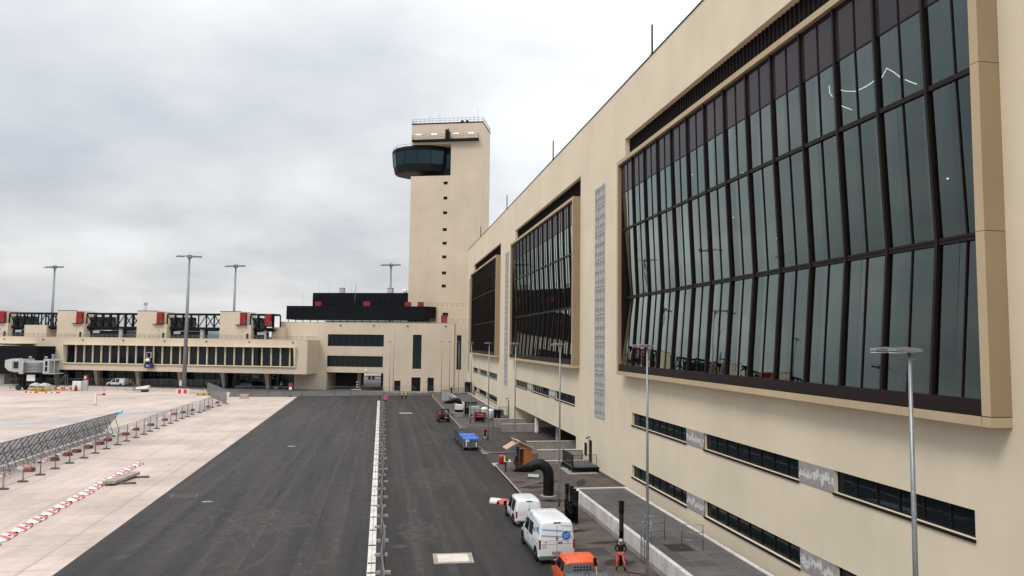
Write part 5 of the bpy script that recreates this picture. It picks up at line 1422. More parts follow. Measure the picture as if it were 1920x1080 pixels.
m = MB(); m.box(-.45, .45, 1.485, 1.495, 1.2, 1.5); m.build('rear_window', 'glass', t)
m = MB()
for k in range(8): m.box(-.75+k*.2, -.70+k*.2, 1.7, 2.8, 1.725, 1.74)
m.build('roof_ribs', 'orange', t)
m = MB(); m.box(-.95, 1.02, .0, 1.42, .60, .72); m.box(-.95, -.91, 0, 1.42, .72, 1.05); m.box(.98, 1.02, 0, 1.42, .72, 1.05); m.build('bed', 'galv', t)
m = MB(); hs_ = []
for r_ in range(2):
    for c_ in range(8): hs_.append((-.45+c_*.15, -.35+c_*.15, 1.28+r_*.12, 1.36+r_*.12))
m.wall(-.90, 1.05, 1.20, 1.60, hs_, 1.40, .03); m.box(-.93, -.88, 1.38, 1.44, .72, 1.66); m.box(1.03, 1.08, 1.38, 1.44, .72, 1.66); m.build('headboard', 'galv', t)
m = MB(); m.box(-.93, 1.0, .70, 1.36, .74, 1.24); tb = m.build('toolbox', 'galv', t, bevel=.01)
m = MB()
for k in range(24): m.box(-.90+k*.078, -.87+k*.078, .72, 1.34, 1.24, 1.252)
m.build('lid_ribs', 'galv', tb)
m = MB(); m.tube([(-.1, .75, 1.25), (-.1, .75, 1.36), (.1, .75, 1.36), (.1, .75, 1.25)], .018, 6); m.build('handle', 'black_rubber', tb)
t = thing('shovel', (10.12, 34.02, 1.30), 'yellow handled black shovel standing on the back of the orange pickup', 'shovel', R(10))
m = MB(); m.tube([(0, -.12, -.35), (0, .1, .3)], .02, 8); m.build('handle', 'yellow_paint', t)
m = MB(); m.loft([[(-.03, .09, .28), (.03, .09, .28), (.03, .12, .28), (-.03, .12, .28)], [(-.1, .12, .36), (.1, .12, .36), (.1, .15, .36), (-.1, .15, .36)], [(-.09, .22, .6), (.09, .22, .6), (.09, .24, .6), (-.09, .24, .6)], [(-.01, .25, .68), (.01, .25, .68), (.01, .265, .68), (-.01, .265, .68)]]); m.build('blade', 'black_rubber', t)
# dark estate car by the pier
t = thing('parked_car', (-31.0, 190.6, 0), 'dark grey estate car parked under the pier overhang', 'car', R(75))
b = MB(); b.loft([sec(0, .35, .85, .95, .82, .66, .06), sec(.15, .25, .9, 1.42, .88, .66), sec(1.8, .22, .9, 1.55, .9, .68), sec(2.5, .22, .9, 1.5, .9, .67), sec(3.4, .22, .86, .98, .9, .76, .06), sec(4.2, .25, .75, .84, .84, .7, .06), sec(4.4, .35, .6, .7, .72, .6, .05)])
for f in range(len(b.sm)): b.sm[f] = True
b.build('body', simple('dark_car_paint', (.03, .032, .036), .25, .3, .05, 1, 0, .5), t)
for s in (-1, 1):
    for ys, zs in [([.45, 1.5, 1.5, .6], [.98, .98, 1.42, 1.40]), ([1.58, 2.95, 2.4, 1.58], [.98, .98, 1.42, 1.42])]:
        pts = [(s*(.88-.22*(z-.9)/.6+.012), y, z) for y, z in zip(ys, zs)]; glass_quad(t, 'side_window', pts if s > 0 else pts[::-1], 'cab_glass')
    wheel(t, s*.80, .85, .32); wheel(t, s*.80, 3.5, .32)
# white box trailer beyond the gate
t = thing('box_trailer', (-2.6, 236, 0), 'white box trailer seen through the gate opening', 'trailer', R(3))
m = MB(); m.box(-2.6, 5.5, 0, 2.5, 1.2, 4.6); m.build('box', 'white', t)
text('lettering', 'ATR', 1.0, 'text_dark', t, (-.3, -.02, 3.2), (R(90), 0, 0), .004, .2)
m = MB(); m.box(-2.4, 5.3, .2, 2.3, .9, 1.19); m.build('chassis', 'frame_black', t)
for x in (-1.2, 0, 3.5):
    wm = MB(); wm.lathe([(.3, -.15), (.48, -.15), (.48, .15), (.3, .15)], 16, (x, .1, .48), 0, 'y'); wm.build('wheel', 'tyre', t)
sheet([(-12, 205), (3, 205), (3, 262), (-12, 262)], .01, 'road', 'asphalt_old')
# tractor
t = thing('tractor', (9.35, 111.4, 0), 'small red compact tractor with black cab parked by the kerb', 'tractor', R(6))
m = MB(); m.loft([[(-.85, .3, .75), (-.3, .3, .75), (-.3, .3, 1.25), (-.85, .3, 1.2)], [(-.85, 1.6, .7), (-.3, 1.6, .7), (-.3, 1.6, 1.2), (-.85, 1.6, 1.15)]]); m.build('side_tank', 'red', t)
m = MB(); m.loft([[(-.42, .9, .6), (.42, .9, .6), (.42, .9, 1.15), (-.42, .9, 1.15)], [(-.36, 2.3, .6), (.36, 2.3, .6), (.3, 2.3, 1.05), (-.3, 2.3, 1.05)]]); m.build('bonnet', 'red', t)
m = MB(); m.box(-.15, .78, .1, .16, .85, 1.8); m.build('rear_glass', 'clear_glass', t)
m = MB()
for x in (-.2, .75):
    for y in (.1, 1.0): m.bar((x, y, .7), (x, y, 1.85), .09)
m.box(-.28, .83, .02, 1.08, 1.82, 1.92); m.build('cab_frame', 'frame_black', t)
m = MB(); m.box(-.8, .8, .05, .9, .35, .8); m.build('chassis', 'frame_black', t)
m = MB(); m.tube([(-.95, .7, 1.0), (-.95, .7, 1.75)], .06, 8); m.build('exhaust', 'frame_black', t)
for x in (-.75, .75):
    wheel(t, x, .35, .42, .32); wheel(t, x, 1.9, .3, .25)
m = MB(); m.box(.12, .45, -.02, .04, .62, .72); m.build('number_plate', 'white', t)
# baggage carts
def cart(loc, label, tarp, sign=False):
    t = thing('baggage_cart', loc, label, 'baggage cart', R(random.uniform(-2, 2)), 'baggage carts in a row')
    L, w = 2.3, .86
    m = MB(); m.box(-w, w, 0, L, .32, .42); m.build('platform', 'grey_dk', t)
    m = MB()
    for x in (-w, w):
        for y in (.05, L-.05): m.bar((x, y, .35), (x, y, 1.34), .06)
        m.bar((x, .05, 1.3), (x, L-.05, 1.3), .05); m.bar((x, .05, .8), (x, L-.05, .8), .04); m.bar((x, .05, .42), (x, L*.5, 1.3), .035); m.bar((x, L-.05, .42), (x, L*.5, 1.3), .035)
    m.build('frame', 'galv', t)
    for y in (.04, L-.08):
        m = MB(); m.box(-w+.03, w-.03, y, y+.04, .42, 1.2); m.build('end_panel', 'grey_dk', t)
    m = MB(); n = 8; secs = []
    for k in range(n+1):
        x = -w-.03+(2*w+.06)*k/n; d = .03*math.sin(k*2.2)
        secs.append([(x, .0, 1.22), (x, 0, 1.30+d*.3), (x, L*.25, 1.42+d), (x, L*.6, 1.40-d), (x, L, 1.30+d*.5), (x, L, 1.22)])
    m.loft(secs); m.build('tarpaulin', tarp, t)
    m = MB(); m.box(-w-.03, w+.03, -.02, 0, 1.1, 1.30); m.build('tarp_hem', tarp, t)
    for x in (-w+.12, w-.12):
        for y in (.4, L-.4): wheel(t, x, y, .2, .1)
    m = MB(); m.bar((-.25, 0, .3), (0, -.0, .25), .05); m.bar((0, L, .35), (0, L+.45, .28), .06); m.build('tow_bar', 'grey_dk', t)
    for x in (-.5, .62):
        m = MB(); m.box(x-.06, x+.06, -.03, .03, .42, .85); m.build('reflector', 'text_white', t)
    if sign:
        m = MB(); m.box(-.62, -.20, -.035, -.02, .92, 1.2); s_ = m.build('number_plate', 'white', t)
        text('lettering', '1200', .17, 'text_dark', s_, (-.41, -.037, 1.06), (R(90), 0, 0), .001)
cart((9.95, 82.45, 0), 'front baggage cart with blue cover and white number board, nearest the camera', 'tarp_blue', True)
cart((9.90, 85.2, 0), 'second baggage cart with blue cover, right behind the front one', 'tarp_blue')
cart((9.85, 87.95, 0), 'third baggage cart in the row, with black cover', 'tarp_black')
cart((9.80, 90.7, 0), 'rearmost baggage cart in the row, with black cover and pale frame', 'tarp_black')
# tipping trailer with red board
t = thing('red_trailer', (14.0, 110.2, .12), 'red sided hand trailer with white lettering on a black wheeled frame', 'trailer', R(3))
m = MB(); m.box(-.15, 1.45, 0, .06, .72, 1.5); m.box(-.15, -.09, .06, 1.1, .72, 1.4); m.box(1.39, 1.45, .06, 1.1, .72, 1.4); m.box(-.09, 1.39, 1.04, 1.1, .72, 1.4); m.build('box', 'red', t)
text('lettering', 'Orange', .30, 'text_white', t, (.65, -.015, 1.16), (R(90), 0, 0), .004)
m = MB(); m.box(-.02, 1.3, -.02, 0, .76, .86); m.build('pale_stripe', 'pink_red', t)
m = MB(); m.box(-.1, 1.4, .05, 1.05, .6, .7); m.box(0, 1.3, .1, .18, .15, .6); m.box(0, .1, .1, 1, .15, .6); m.box(1.2, 1.3, .1, 1, .15, .6); m.build('frame', 'frame_black', t)
for x in (0, 1.3): wheel(t, x, .15, .14, .1); wheel(t, x, .9, .14, .1)

# ------------------------------------------------------------------ pipes, posts, booth and other site things
def goose(loc, label, rz, r, pts, zc):
    t = thing('ventilation_pipe', loc, label, 'ventilation pipe', rz, 'bent black ventilation pipes')
    outer = MB(); outer.tube(pts, r, 22, cap=False); n = len(outer.v)
    inner = MB(); inner.tube(pts, r*.9, 22, cap=False)
    d = (Vector(pts[-1])-Vector(pts[-2])).normalized()
    for q in (outer, inner):
        for e in range(len(q.v)-22, len(q.v)):
            p = Vector(q.v[e]); q.v[e] = tuple(p+d*((zc-p.z)/d.z))      # the mouth is cut level
    outer.add(inner.v, [f[::-1] for f in inner.f], 0, True)
    k = len(pts)-1
    for q in range(22): outer.f.append([k*22+q, k*22+(q+1) % 22, n+k*22+(q+1) % 22, n+k*22+q]); outer.m.append(0); outer.sm.append(False)
    outer.build('pipe', 'black_pipe', t, normals=False)
    m = MB()
    m.lathe([(r*1.03, 1.0), (r*1.06, 1.05), (r*1.03, 1.1)], 22, cap=False); m.build('weld_collar', 'black_pipe', t)
    m = MB(); m.lathe([(r*1.5, 0), (r*1.5, .06), (r*1.05, .08)], 24); m.build('base_ring', 'concrete', t)
    return t
def bend(h, rad, a1, tail, r):
    P = [Vector((0, 0, 0)), Vector((0, 0, h*.5)), Vector((0, 0, h))]
    n = 7
    for k in range(1, n+1):
        a = R(a1)*k/n; P.append(Vector((-rad+rad*math.cos(a), 0, h+rad*math.sin(a))))
    d = (P[-1]-P[-2]).normalized()
    P.append(P[-1]+d*tail); return P
goose((13.02, 57.0, .12), 'large bent black ventilation pipe beside the vans on the near pavement', R(-16), .42, bend(1.62, .80, 128, 1.3, .42), 1.84)
goose((12.75, 121.25, .12), 'bent black ventilation pipe on the far pavement behind the tractor', R(-10), .42, bend(1.62, .80, 128, 1.1, .42), 1.84)
def vent_post(loc, h, label, ribs=True):
    t = thing('vent_post', loc, label, 'vent post', 0, 'black plastic vent posts by the deck')
    m = MB(); m.lathe([(.12, 0), (.12, h*.52), (.135, h*.52+.01), (.135, h*.52+.06), (.12, h*.52+.07), (.12, h-.62)], 14); m.build('tube', 'black_rubber', t)
    m = MB(); pr = []
    for k in range(7): z = h-.62+k*.085; pr += [(.115, z), (.15, z+.01), (.15, z+.055), (.115, z+.065)]
    pr += [(.16, h-.02), (.16, h), (.05, h+.01)]
    m.lathe(pr, 14); m.build('vented_head', 'black_rubber', t)
    return t
k = 0
posts = [(12.93, 48.25, 2.1, 'front right'), (12.60, 48.3, 1.25, 'short front left'), (12.93, 48.85, 2.15, 'second in the right line'), (12.6, 48.95, 1.3, 'short second in the left line'), (12.9, 49.45, 2.2, 'third in the right line'), (12.58, 49.55, 1.35, 'short third in the left line'), (12.75, 50.1, 2.25, 'rearmost tall')]
for x, y, h, nm in posts: vent_post((x, y, .12), h, nm+' black vent post of the cluster beside the street lamp')
vent_post((13.0, 39.1, .12), 3.37, 'single tall black vent post beside the worker in orange trousers')

t = thing('site_booth', (13.25, 68.9, .12), 'orange brown plywood booth with tilted plank roof', 'booth', R(4))
m = MB(); m.box(-.05, .72, -.45, -.41, 0, 2.05); m.box(-.05, .72, .55, .59, 0, 2.05); m.box(.68, .72, -.41, .55, 0, 2.05); m.box(-.5, .68, -.41, .55, 0, .08); m.build('wall', 'wood', t)
m = MB(); m.box(-.5, -.42, -.45, -.37, 0, 2.05); m.box(-.5, -.42, .5, .58, 0, 2.05); m.box(-.5, -.05, .51, .55, 0, 2.05); m.build('post', 'sleeper', t)
m = MB(); m.prism([(-1.75, 1.98), (-.52, 2.72), (-.50, 2.80), (-1.80, 2.06)], -.75, .85, 'y'); m.build('roof_board', 'wood_lt', t)
m = MB(); m.prism([(-.98, 2.86), (.98, 1.96), (1.0, 2.02), (-.95, 2.94)], -.7, .8, 'y'); m.build('roof_board', 'wood_lt', t)
m = MB(); m.prism([(-.45, 2.06), (.7, 2.06), (.1, 2.36), (-.45, 2.6)], -.44, -.40, 'y'); m.build('gable', 'wood', t)
m = MB(); m.box(-.5, .74, -.5, -.455, 2.02, 2.1); m.build('beam', 'wood_lt', t)
t = thing('litter_bin', (11.82, 72.5, .12), 'red litter bin at the kerb corner beside the yellow vest worker', 'bin')
m = MB(); m.lathe([(.27, 0), (.29, .05), (.30, .72), (.27, .76)], 18); m.build('body', 'red', t)
m = MB(); m.lathe([(.31, .72), (.31, .77), (.2, .84), (.05, .86)], 18); m.build('lid', 'barrier_red', t)
t = thing('floor_lid', (13.45, 64.9, .13), 'pale greenish sheet lid lying on the pavement behind the black pipe', 'lid', R(-14))
m = MB(); m.loft([[(-.5, -.55, .0), (.5, -.55, .0), (.5, .55, .0), (-.5, .55, .0)], [(-.5, -.55, .16), (.5, -.55, .12), (.5, .55, .16), (-.5, .55, .22)]]); m.build('frame', 'grey_dk', t)
m = MB(); m.quad((-.48, -.53, .165), (.48, -.53, .125), (.48, .53, .166), (-.48, .53, .225)); m.build('sheet', simple('pale_green_sheet', (.36, .42, .40), .5, 0, .15, 2), t, normals=False)
t = thing('barrier_block', (9.1, 55.4, 0), 'white and red barrier segment lying in front of the small van', 'barrier', R(60))
m = MB(); m.prism([(-.3, 0), (-.3, .14), (-.12, .34), (.12, .34), (.3, .14), (.3, 0)], -.9, .1, 'y', 1); m.prism([(-.3, 0), (-.3, .14), (-.12, .34), (.12, .34), (.3, .14), (.3, 0)], .1, .9, 'y', 0); m.build('body', ['barrier_white', 'pink_red'], t)
m = MB(); m.box(-.15, .15, -.96, -.9, .08, .24); m.build('coupling', 'frame_black', t)
t = thing('barrier_block', (9.6, 55.1, .0), 'red and white barrier segment half hidden behind the small van', 'barrier', R(-75))
m = MB(); m.prism([(-.3, 0), (-.3, .14), (-.12, .34), (.12, .34), (.3, .14), (.3, 0)], -.9, .3, 'y', 0); m.prism([(-.3, 0), (-.3, .14), (-.12, .34), (.12, .34), (.3, .14), (.3, 0)], .3, .9, 'y', 1); m.build('body', ['pink_red', 'barrier_white'], t)
m = MB(); m.box(-.15, .15, -.96, -.9, .08, .24); m.build('coupling', 'frame_black', t)
t = thing('fire_hydrant', (12.78, 91.4, .12), 'red topped hydrant post with pale foot on the forecourt', 'hydrant')
m = MB(); m.lathe([(.12, .5), (.12, 1.0), (.17, 1.02), (.17, 1.1), (.13, 1.2), (.05, 1.26)], 14); m.tube([(-.3, 0, .92), (.3, 0, .92)], .07, 8); m.build('head', 'red', t)
m = MB(); m.lathe([(.11, .0), (.11, .28)], 14); m.build('foot', 'concrete_lt', t)
m = MB(); m.lathe([(.12, .28), (.12, .5)], 14); m.build('collar', 'frame_black', t)
# far pavement clutter
t = thing('concrete_block', (12.1, 117.3, .12), 'pale concrete block carrying the white tank on the far pavement', 'block')
m = MB(); m.box(-.75, .75, 0, 1.0, 0, .75); m.build('block', 'concrete', t, bevel=.03)
t = thing('white_tank', (12.2, 117.5, .87), 'bright white square tank with frame standing on the concrete block', 'tank')
m = MB(); m.box(-.6, .62, 0, .8, .42, 1.25); m.build('tank', 'white', t, bevel=.05)
m = MB()
for x in (-.6, .6):
    for y in (.02, .78): m.bar((x, y, 0), (x, y, .42), .07)
m.box(-.65, .66, -.02, .82, .36, .42); m.box(-.6, .6, .05, .75, .05, .28); m.build('stand', 'frame_black', t)
m = MB(); m.lathe([(.16, 1.25), (.16, 1.32)], 12, (-.2, .4, 0)); m.build('cap', 'grey_panel', t)
t = thing('steel_table', (11.55, 117.5, .12), 'low dark steel stand left of the concrete block', 'stand')
m = MB(); m.box(-.35, .3, 0, .7, .7, .78); m.build('top', 'grey_panel', t)
m = MB()
for x in (-.3, .25):
    for y in (.05, .65): m.bar((x, y, 0), (x, y, .7), .06)
m.build('legs', 'frame_black', t)
t = thing('grey_container', (14.45, 116.4, .12), 'grey metal container behind the red trailer', 'container')
m = MB(); m.box(-.6, .9, 0, 1.6, .05, 1.75); m.build('body', 'grey_panel', t, bevel=.03)
m = MB(); m.box(-.58, .88, -.02, 0, 1.2, 1.23); m.box(.1, .13, -.02, 0, .1, 1.7); m.box(-.45, -.2, -.03, 0, .3, .6); m.build('door_joints', 'frame_black', t)
t = thing('generator', (14.2, 119.5, .12), 'black generator box behind the grey container', 'generator')
m = MB(); m.box(-.8, 1.1, 0, 1.2, .3, 2.2); m.build('body', 'frame_black', t, bevel=.04)
m = MB(); m.box(-.7, .2, -.02, 0, 1.3, 2.05); m.box(.3, 1.0, -.02, 0, 1.3, 2.05); m.box(-.8, -.6, .1, .3, 0, .3); m.box(.9, 1.1, .1, .3, 0, .3); m.build('panel', 'grey_dk', t)
t = thing('waste_bag', (16.75, 113.9, .12), 'grey bulk bag with white top beside the wheelie bins', 'bag')
m = MB(); m.lathe([(.48, 0), (.55, .3), (.54, .9), (.5, 1.25)], 10); m.build('body', 'grey_panel', t)
m = MB(); m.lathe([(.5, 1.25), (.52, 1.4), (.36, 1.55), (.1, 1.6)], 9); m.build('top', 'bag_white', t)
t = thing('waste_bag', (16.0, 115.4, .12), 'rear bulk bag with bright white top left of the grey one', 'bag')
m = MB(); m.lathe([(.48, 0), (.55, .3), (.54, .9), (.5, 1.25)], 10); m.build('body', 'grey_panel', t)
m = MB(); m.lathe([(.52, 1.25), (.58, 1.5), (.4, 1.75), (.1, 1.8)], 9); m.build('top', 'bag_white', t)
for i, (x, y, l) in enumerate([(17.6, 115.0, 'left'), (18.15, 114.7, 'right')]):
    t = thing('wheelie_bin', (x, y, .12), l+' black wheelie bin between the bulk bag and the mesh cage', 'bin', 0, 'black wheelie bins')
    m = MB(); m.loft([[(-.2, -.25, .08), (.2, -.25, .08), (.2, .25, .08), (-.2, .25, .08)], [(-.27, -.32, 1.3), (.27, -.32, 1.3), (.27, .32, 1.3), (-.27, .32, 1.3)]]); m.build('body', 'black_rubber', t)
    m = MB(); m.prism([(-.36, 1.3), (.34, 1.3), (.3, 1.42), (-.3, 1.36)], -.3, .3, 'x'); m.build('lid', 'black_rubber', t)
    wheel(t, -.2, .25, .09, .06); wheel(t, .2, .25, .09, .06)
t = thing('mesh_cage', (18.5, 116.2, .12), 'galvanised mesh cage with stacked boards beside the thin dark door', 'cage')
m = MB()
for x in (0, 1.3):
    for y in (0, 1.0): m.bar((x, y, 0), (x, y, 1.7), .05)
for z in (.3, 1.7):
    m.bar((0, 0, z), (1.3, 0, z), .05); m.bar((0, 0, z), (0, 1, z), .05); m.bar((1.3, 0, z), (1.3, 1, z), .05)
for k in range(1, 8): m.bar((k*.16, 0, .3), (k*.16, 0, 1.7), .018)
m.build('frame', 'galv', t)
m = MB(); m.box(.1, .45, .2, .8, .35, 1.3); m.box(.55, .7, .2, .8, .35, 1.2); m.build('boards', 'grey_dk', t)
t = thing('street_cabinet', (12.85, 151, .12), 'tall pale grey street cabinet on the far pavement', 'cabinet')
m = MB(); m.box(-.7, .7, 0, .7, 0, 2.0); m.build('body', 'grey_panel', t, bevel=.03)
m = MB(); m.box(-.02, .0, -.02, 0, .1, 1.9); m.box(-.72, .72, -.03, .73, 2.0, 2.06); m.build('door_joint', 'grey_dk', t)
t = thing('vent_post', (14.55, 156.5, .12), 'lone black post behind the tall pale street cabinet', 'vent post')
m = MB(); m.lathe([(.2, 0), (.2, 2.0), (.24, 2.02), (.24, 2.2)], 12); m.build('tube', 'black_rubber', t)
m = MB(); m.lathe([(.26, 2.2), (.26, 2.26), (.1, 2.32)], 12); m.build('cap', 'black_rubber', t)
t = thing('site_hut', (18.7, 160.5, .12), 'small black hut on a concrete ledge at the far terminal corner', 'hut')
m = MB(); m.box(-.75, .75, 0, 1.4, 1.0, 3.2); m.build('body', 'frame_black', t)
m = MB(); m.box(-1.5, 1.2, -.2, 1.6, .8, 1.0); m.box(-1.3, -1.15, 0, .15, 0, .8); m.box(1, 1.15, 0, .15, 0, .8); m.build('stand', 'concrete', t)
fence_row([(13.6+1.6*k, 150+k*2.2) for k in range(4)], 2.6, 'behind the pale street cabinet', 'the left', 'mesh fence panels on the far pavement', wire=.01, what='dense mesh fence panel')

# left apron objects
t = thing('equipment_cabinet', (-68.1, 183.2, 0), 'white equipment cabinet standing by the grey site fence', 'cabinet', R(-10))
m = MB(); m.box(-1.0, .9, -.5, .5, .05, 2.1); m.build('body', 'white', t, bevel=.04)
m = MB(); m.box(-.06, -.03, -.52, -.5, .1, 2.0); m.box(-1.0, .9, -.45, .45, 0, .05); m.build('door_joint', 'grey_dk', t)
t = thing('fire_post', (-66.4, 183.0, 0), 'grey fire extinguisher post with red upper panel next to the white cabinet', 'post', R(-10))
m = MB(); m.box(-.45, .45, -.25, .25, 0, 2.4); m.build('post', 'grey_panel', t, bevel=.02)
m = MB(); m.box(-.45, .45, -.27, .25, 2.4, 3.5); m.build('red_panel', 'red', t)
m = MB(); m.box(-.2, .2, -.29, -.27, 2.7, 3.2); m.build('pictogram', 'text_white', t)
t = thing('fire_extinguisher', (-68.0, 181.9, 0), 'dark red extinguisher bottle in front of the white cabinet', 'extinguisher')
m = MB(); m.lathe([(.32, .1), (.34, .2), (.34, .8), (.2, 1.05), (.08, 1.1)], 14); m.build('bottle', 'barrier_dred', t)
m = MB(); m.box(-.35, .35, -.3, .3, 0, .1); m.lathe([(.1, 1.1), (.1, 1.35)], 8); m.build('valve', 'frame_black', t)
def cone(x, y, label, s=1.0):
    t = thing('traffic_cone', (x, y, 0), label, 'traffic cone')
    m = MB(); m.box(-.32*s, .32*s, -.32*s, .32*s, 0, .06); m.build('base', 'barrier_dred', t)
    m = MB(); m.lathe([(.26*s, .06), (.05*s, 1.0*s)], 14); m.build('cone', 'barrier_red', t)
    m = MB(); m.lathe([(.20*s, .37*s), (.146*s, .61*s)], 14); m.build('band', 'barrier_white', t)
cone(-57.3, 167.9, 'lone red traffic cone on the pale apron at the far left', 1.25)
m = MB(); m.box(-1.5, 1.0, -.12, .12, 0, .1)
t = thing('timber_strip', (-58.2, 168.3, 0), 'orange timber strip lying beside the lone red cone', 'timber', R(-8)); m.build('strip', 'yellow_paint', t)
m = MB(); m.box(-.3, .3, -.2, .2, .1, .14); m.build('batten', 'sleeper', t)
t = thing('marker_post', (-50.5, 143.9, 0), 'tall white marker board with red edge standing alone on the apron', 'marker')
m = MB(); m.box(-.2, .24, -.04, .04, .05, 2.05); m.build('board', 'white', t)
m = MB(); m.box(.16, .24, -.05, -.041, .05, 2.05); m.build('red_edge', 'pink_red', t)
m = MB(); m.box(-.3, .35, -.3, .3, 0, .05); m.build('base', 'concrete_dk', t)
t = thing('mobile_light_trailer', (-53.1, 178.0, 0), 'white lighting trailer with folded mast by the grey fence', 'trailer', R(-8))
m = MB(); m.loft([[(-1.0, -.5, .6), (1.6, -.5, .9), (1.6, .5, .9), (-1.0, .5, .6)], [(-.9, -.45, 1.1), (1.9, -.45, 1.55), (1.9, .45, 1.55), (-.9, .45, 1.1)]]); m.build('body', 'white', t)
m = MB(); m.bar((-1.4, 0, .4), (-.75, 0, 3.1), .16); m.bar((-.3, 0, .6), (-.75, 0, 3.1), .12); m.bar((-1.5, -.4, .3), (-1.5, -.4, 2.3), .07); m.build('mast', 'mast_grey', t)
m = MB(); m.box(-1.6, 1.7, -.45, .45, .38, .55); m.bar((-1.6, 0, .45), (-4.0, 0, .4), .1); m.build('chassis', 'grey_dk', t)
for x in (.6, 1.2): 
    for y in (-.55, .55):
        wm = MB(); wm.lathe([(.1, -.08), (.3, -.08), (.3, .08), (.1, .08)], 14, (x, y, .3), 0, 'y'); wm.build('wheel', 'tyre', t)
for x, y, l, L in [(-74.3, 175.3, 'left one in front of the yellow crates', 2.6), (-69.9, 174.6, 'right one below the service stairs', 3.0)]:
    t = thing('chock_bar', (x, y, 0), 'red and white striped ground bar, '+l, 'barrier', R(-14), 'striped ground bars')
    m = MB(); m.box(-L/2, -L/2+.5, -.18, .18, 0, .3, 1); m.box(-L/2+.5, L/2-.5, -.18, .18, 0, .3, 0); m.box(L/2-.5, L/2, -.18, .18, 0, .3, 1); m.build('bar', ['barrier_white', 'barrier_red'], t)
    m = MB(); m.box(-.2, .2, -.2, -.18, .05, .25); m.build('stencil', 'grey_dk', t)
for x, y, l in [(-71.5, 181.9, 'left'), (-69.6, 181.5, 'right')]:
    t = thing('barrier_rail', (x, y, 0), l+' low red and white barrier rail beside the service stairs', 'barrier', R(-12), 'low barrier rails')
    m = MB(); m.box(-1.0, -.4, -.1, .1, .5, .8, 1); m.box(-.4, .4, -.1, .1, .5, .8, 0); m.box(.4, 1.0, -.1, .1, .5, .8, 1); m.build('rail', ['barrier_white', 'barrier_red'], t)
    for a in (-.9, .75):
        m = MB(); m.box(a, a+.15, -.3, .3, 0, .5); m.build('leg', 'yellow_paint', t)
t = thing('timber_pallet', (-37.6, 167.8, 0), 'yellowish timber pallet stack beside the mast at the fence', 'pallet', R(-10))
m = MB()
for z in (0, .3): 
    for k in range(5): m.box(-1.3, 1.3, -.6+k*.27, -.42+k*.27, z+.16, z+.22)
    for x in (-1.2, 0, 1.1): m.box(x, x+.12, -.6, .66, z, z+.16)
m.build('boards', 'yellow_paint', t)
t = thing('brick_stack', (-27.6, 158.9, 0), 'small brown stack of blocks at the fence corner', 'blocks', R(-5))
m = MB()
for k in range(3): m.box(-.8, .8, -.4, .4, .02+k*.27, .27+k*.27)
m.build('blocks', 'wood_lt', t); m = MB(); m.box(-.85, .85, -.45, .45, 0, .02); m.build('pallet', 'sleeper', t)
t = thing('notice_board', (-47, 187.0, 0), 'small white notice board on a stand right of the nearest mast', 'notice board')
m = MB(); m.box(-.35, .35, -.03, .03, .9, 2.1); m.build('board', 'white', t); m = MB(); m.bar((0, .05, 0), (0, .05, 2.0), .06); m.build('stand', 'mast_grey', t)
def no_stop(x, y, z, label, plate=True, lying=False, rz=0):
    t = thing('traffic_sign', (x, y, z), label, 'traffic sign', rz)
    if lying: t.rotation_euler = (R(-25), 0, R(-20))
    h = 2.5 if not lying else .75
    m = MB(); m.lathe([(.42, 0), (.42, .015)], 22, (0, -.05, h), 0, 'y'); s = m.build('disc', 'barrier_red', t)
    m = MB(); m.lathe([(.31, 0), (.31, .012)], 22, (0, -.06, h), 0, 'y'); m.build('field', 'blue_dk', s)
    m = MB(); m.cbox((0, -.066, h), (.62, .01, .08), 0, Matrix.Rotation(R(45), 3, 'Y')); m.cbox((0, -.070, h), (.62, .01, .08), 0, Matrix.Rotation(R(-45), 3, 'Y')); m.build('cross', 'barrier_red', s)
    if plate:
        m = MB(); m.box(-.3, .3, -.06, -.045, h-1.0, h-.48); m.build('plate', 'white', t)
    m = MB(); m.tube([(0, 0, 0), (0, 0, h+.4)], .035, 8); m.build('pole', 'galv', t)
    m = MB(); m.box(-.4, .4, -.25, .25, 0, .12); m.build('base', 'frame_black', t)
no_stop(-19.1, 163.6, 0, 'no stopping sign with white plate at the left end of the road')
no_stop(.75, 150.6, 0, 'tilted no stopping sign at the far end of the gutter fence', False, True)
t = thing('striped_post', (-5.9, 186.2, 0), 'black and white striped post inside the gate opening', 'post')
m = MB()
for k in range(6): m.lathe([(.22, .2+k*.3), (.22, .5+k*.3)], 12, m=k % 2)
m.build('post', ['frame_black', 'text_white'], t); m = MB(); m.box(-1.4, 1.0, -.4, .6, 0, .18); m.build('island', 'concrete_lt', t)
t = thing('hand_cart', (-3.9, 184.6, 0), 'dark low hand cart standing in the gate opening', 'cart')
m = MB(); m.box(-.2, 4.2, -.4, .5, .35, .7); m.build('bed', 'frame_black', t); wheel(t, 0, -.4, .28, .15); wheel(t, 3.6, -.4, .28, .15)
sheet([(-6, 181.6), (1, 179.2), (7, 177.2), (11, 176.2), (11, 175.4), (4, 177.2), (-2, 179.6)], .016, 'kerb_strip', 'concrete_lt')
sheet([(-100, 197.5), (-64, 187.5), (-46, 179.5), (-37, 170.5), (-36.5, 171.4), (-45.6, 181.0), (-63.5, 189.5), (-99.5, 199.8)], .016, 'kerb_strip', 'concrete')
t = thing('stone_block', (-25.6, 189.6, 0), 'small pale green block on the kerb before the pier corner', 'block')
m = MB(); m.box(-.5, .5, -.3, .3, 0, .55); m.build('block', simple('pale_green_block', (.30, .40, .33), .8, 0, .1, 3), t, bevel=.05); m = MB(); m.box(-.3, .3, -.31, -.3, .15, .4); m.build('panel', 'concrete', t)

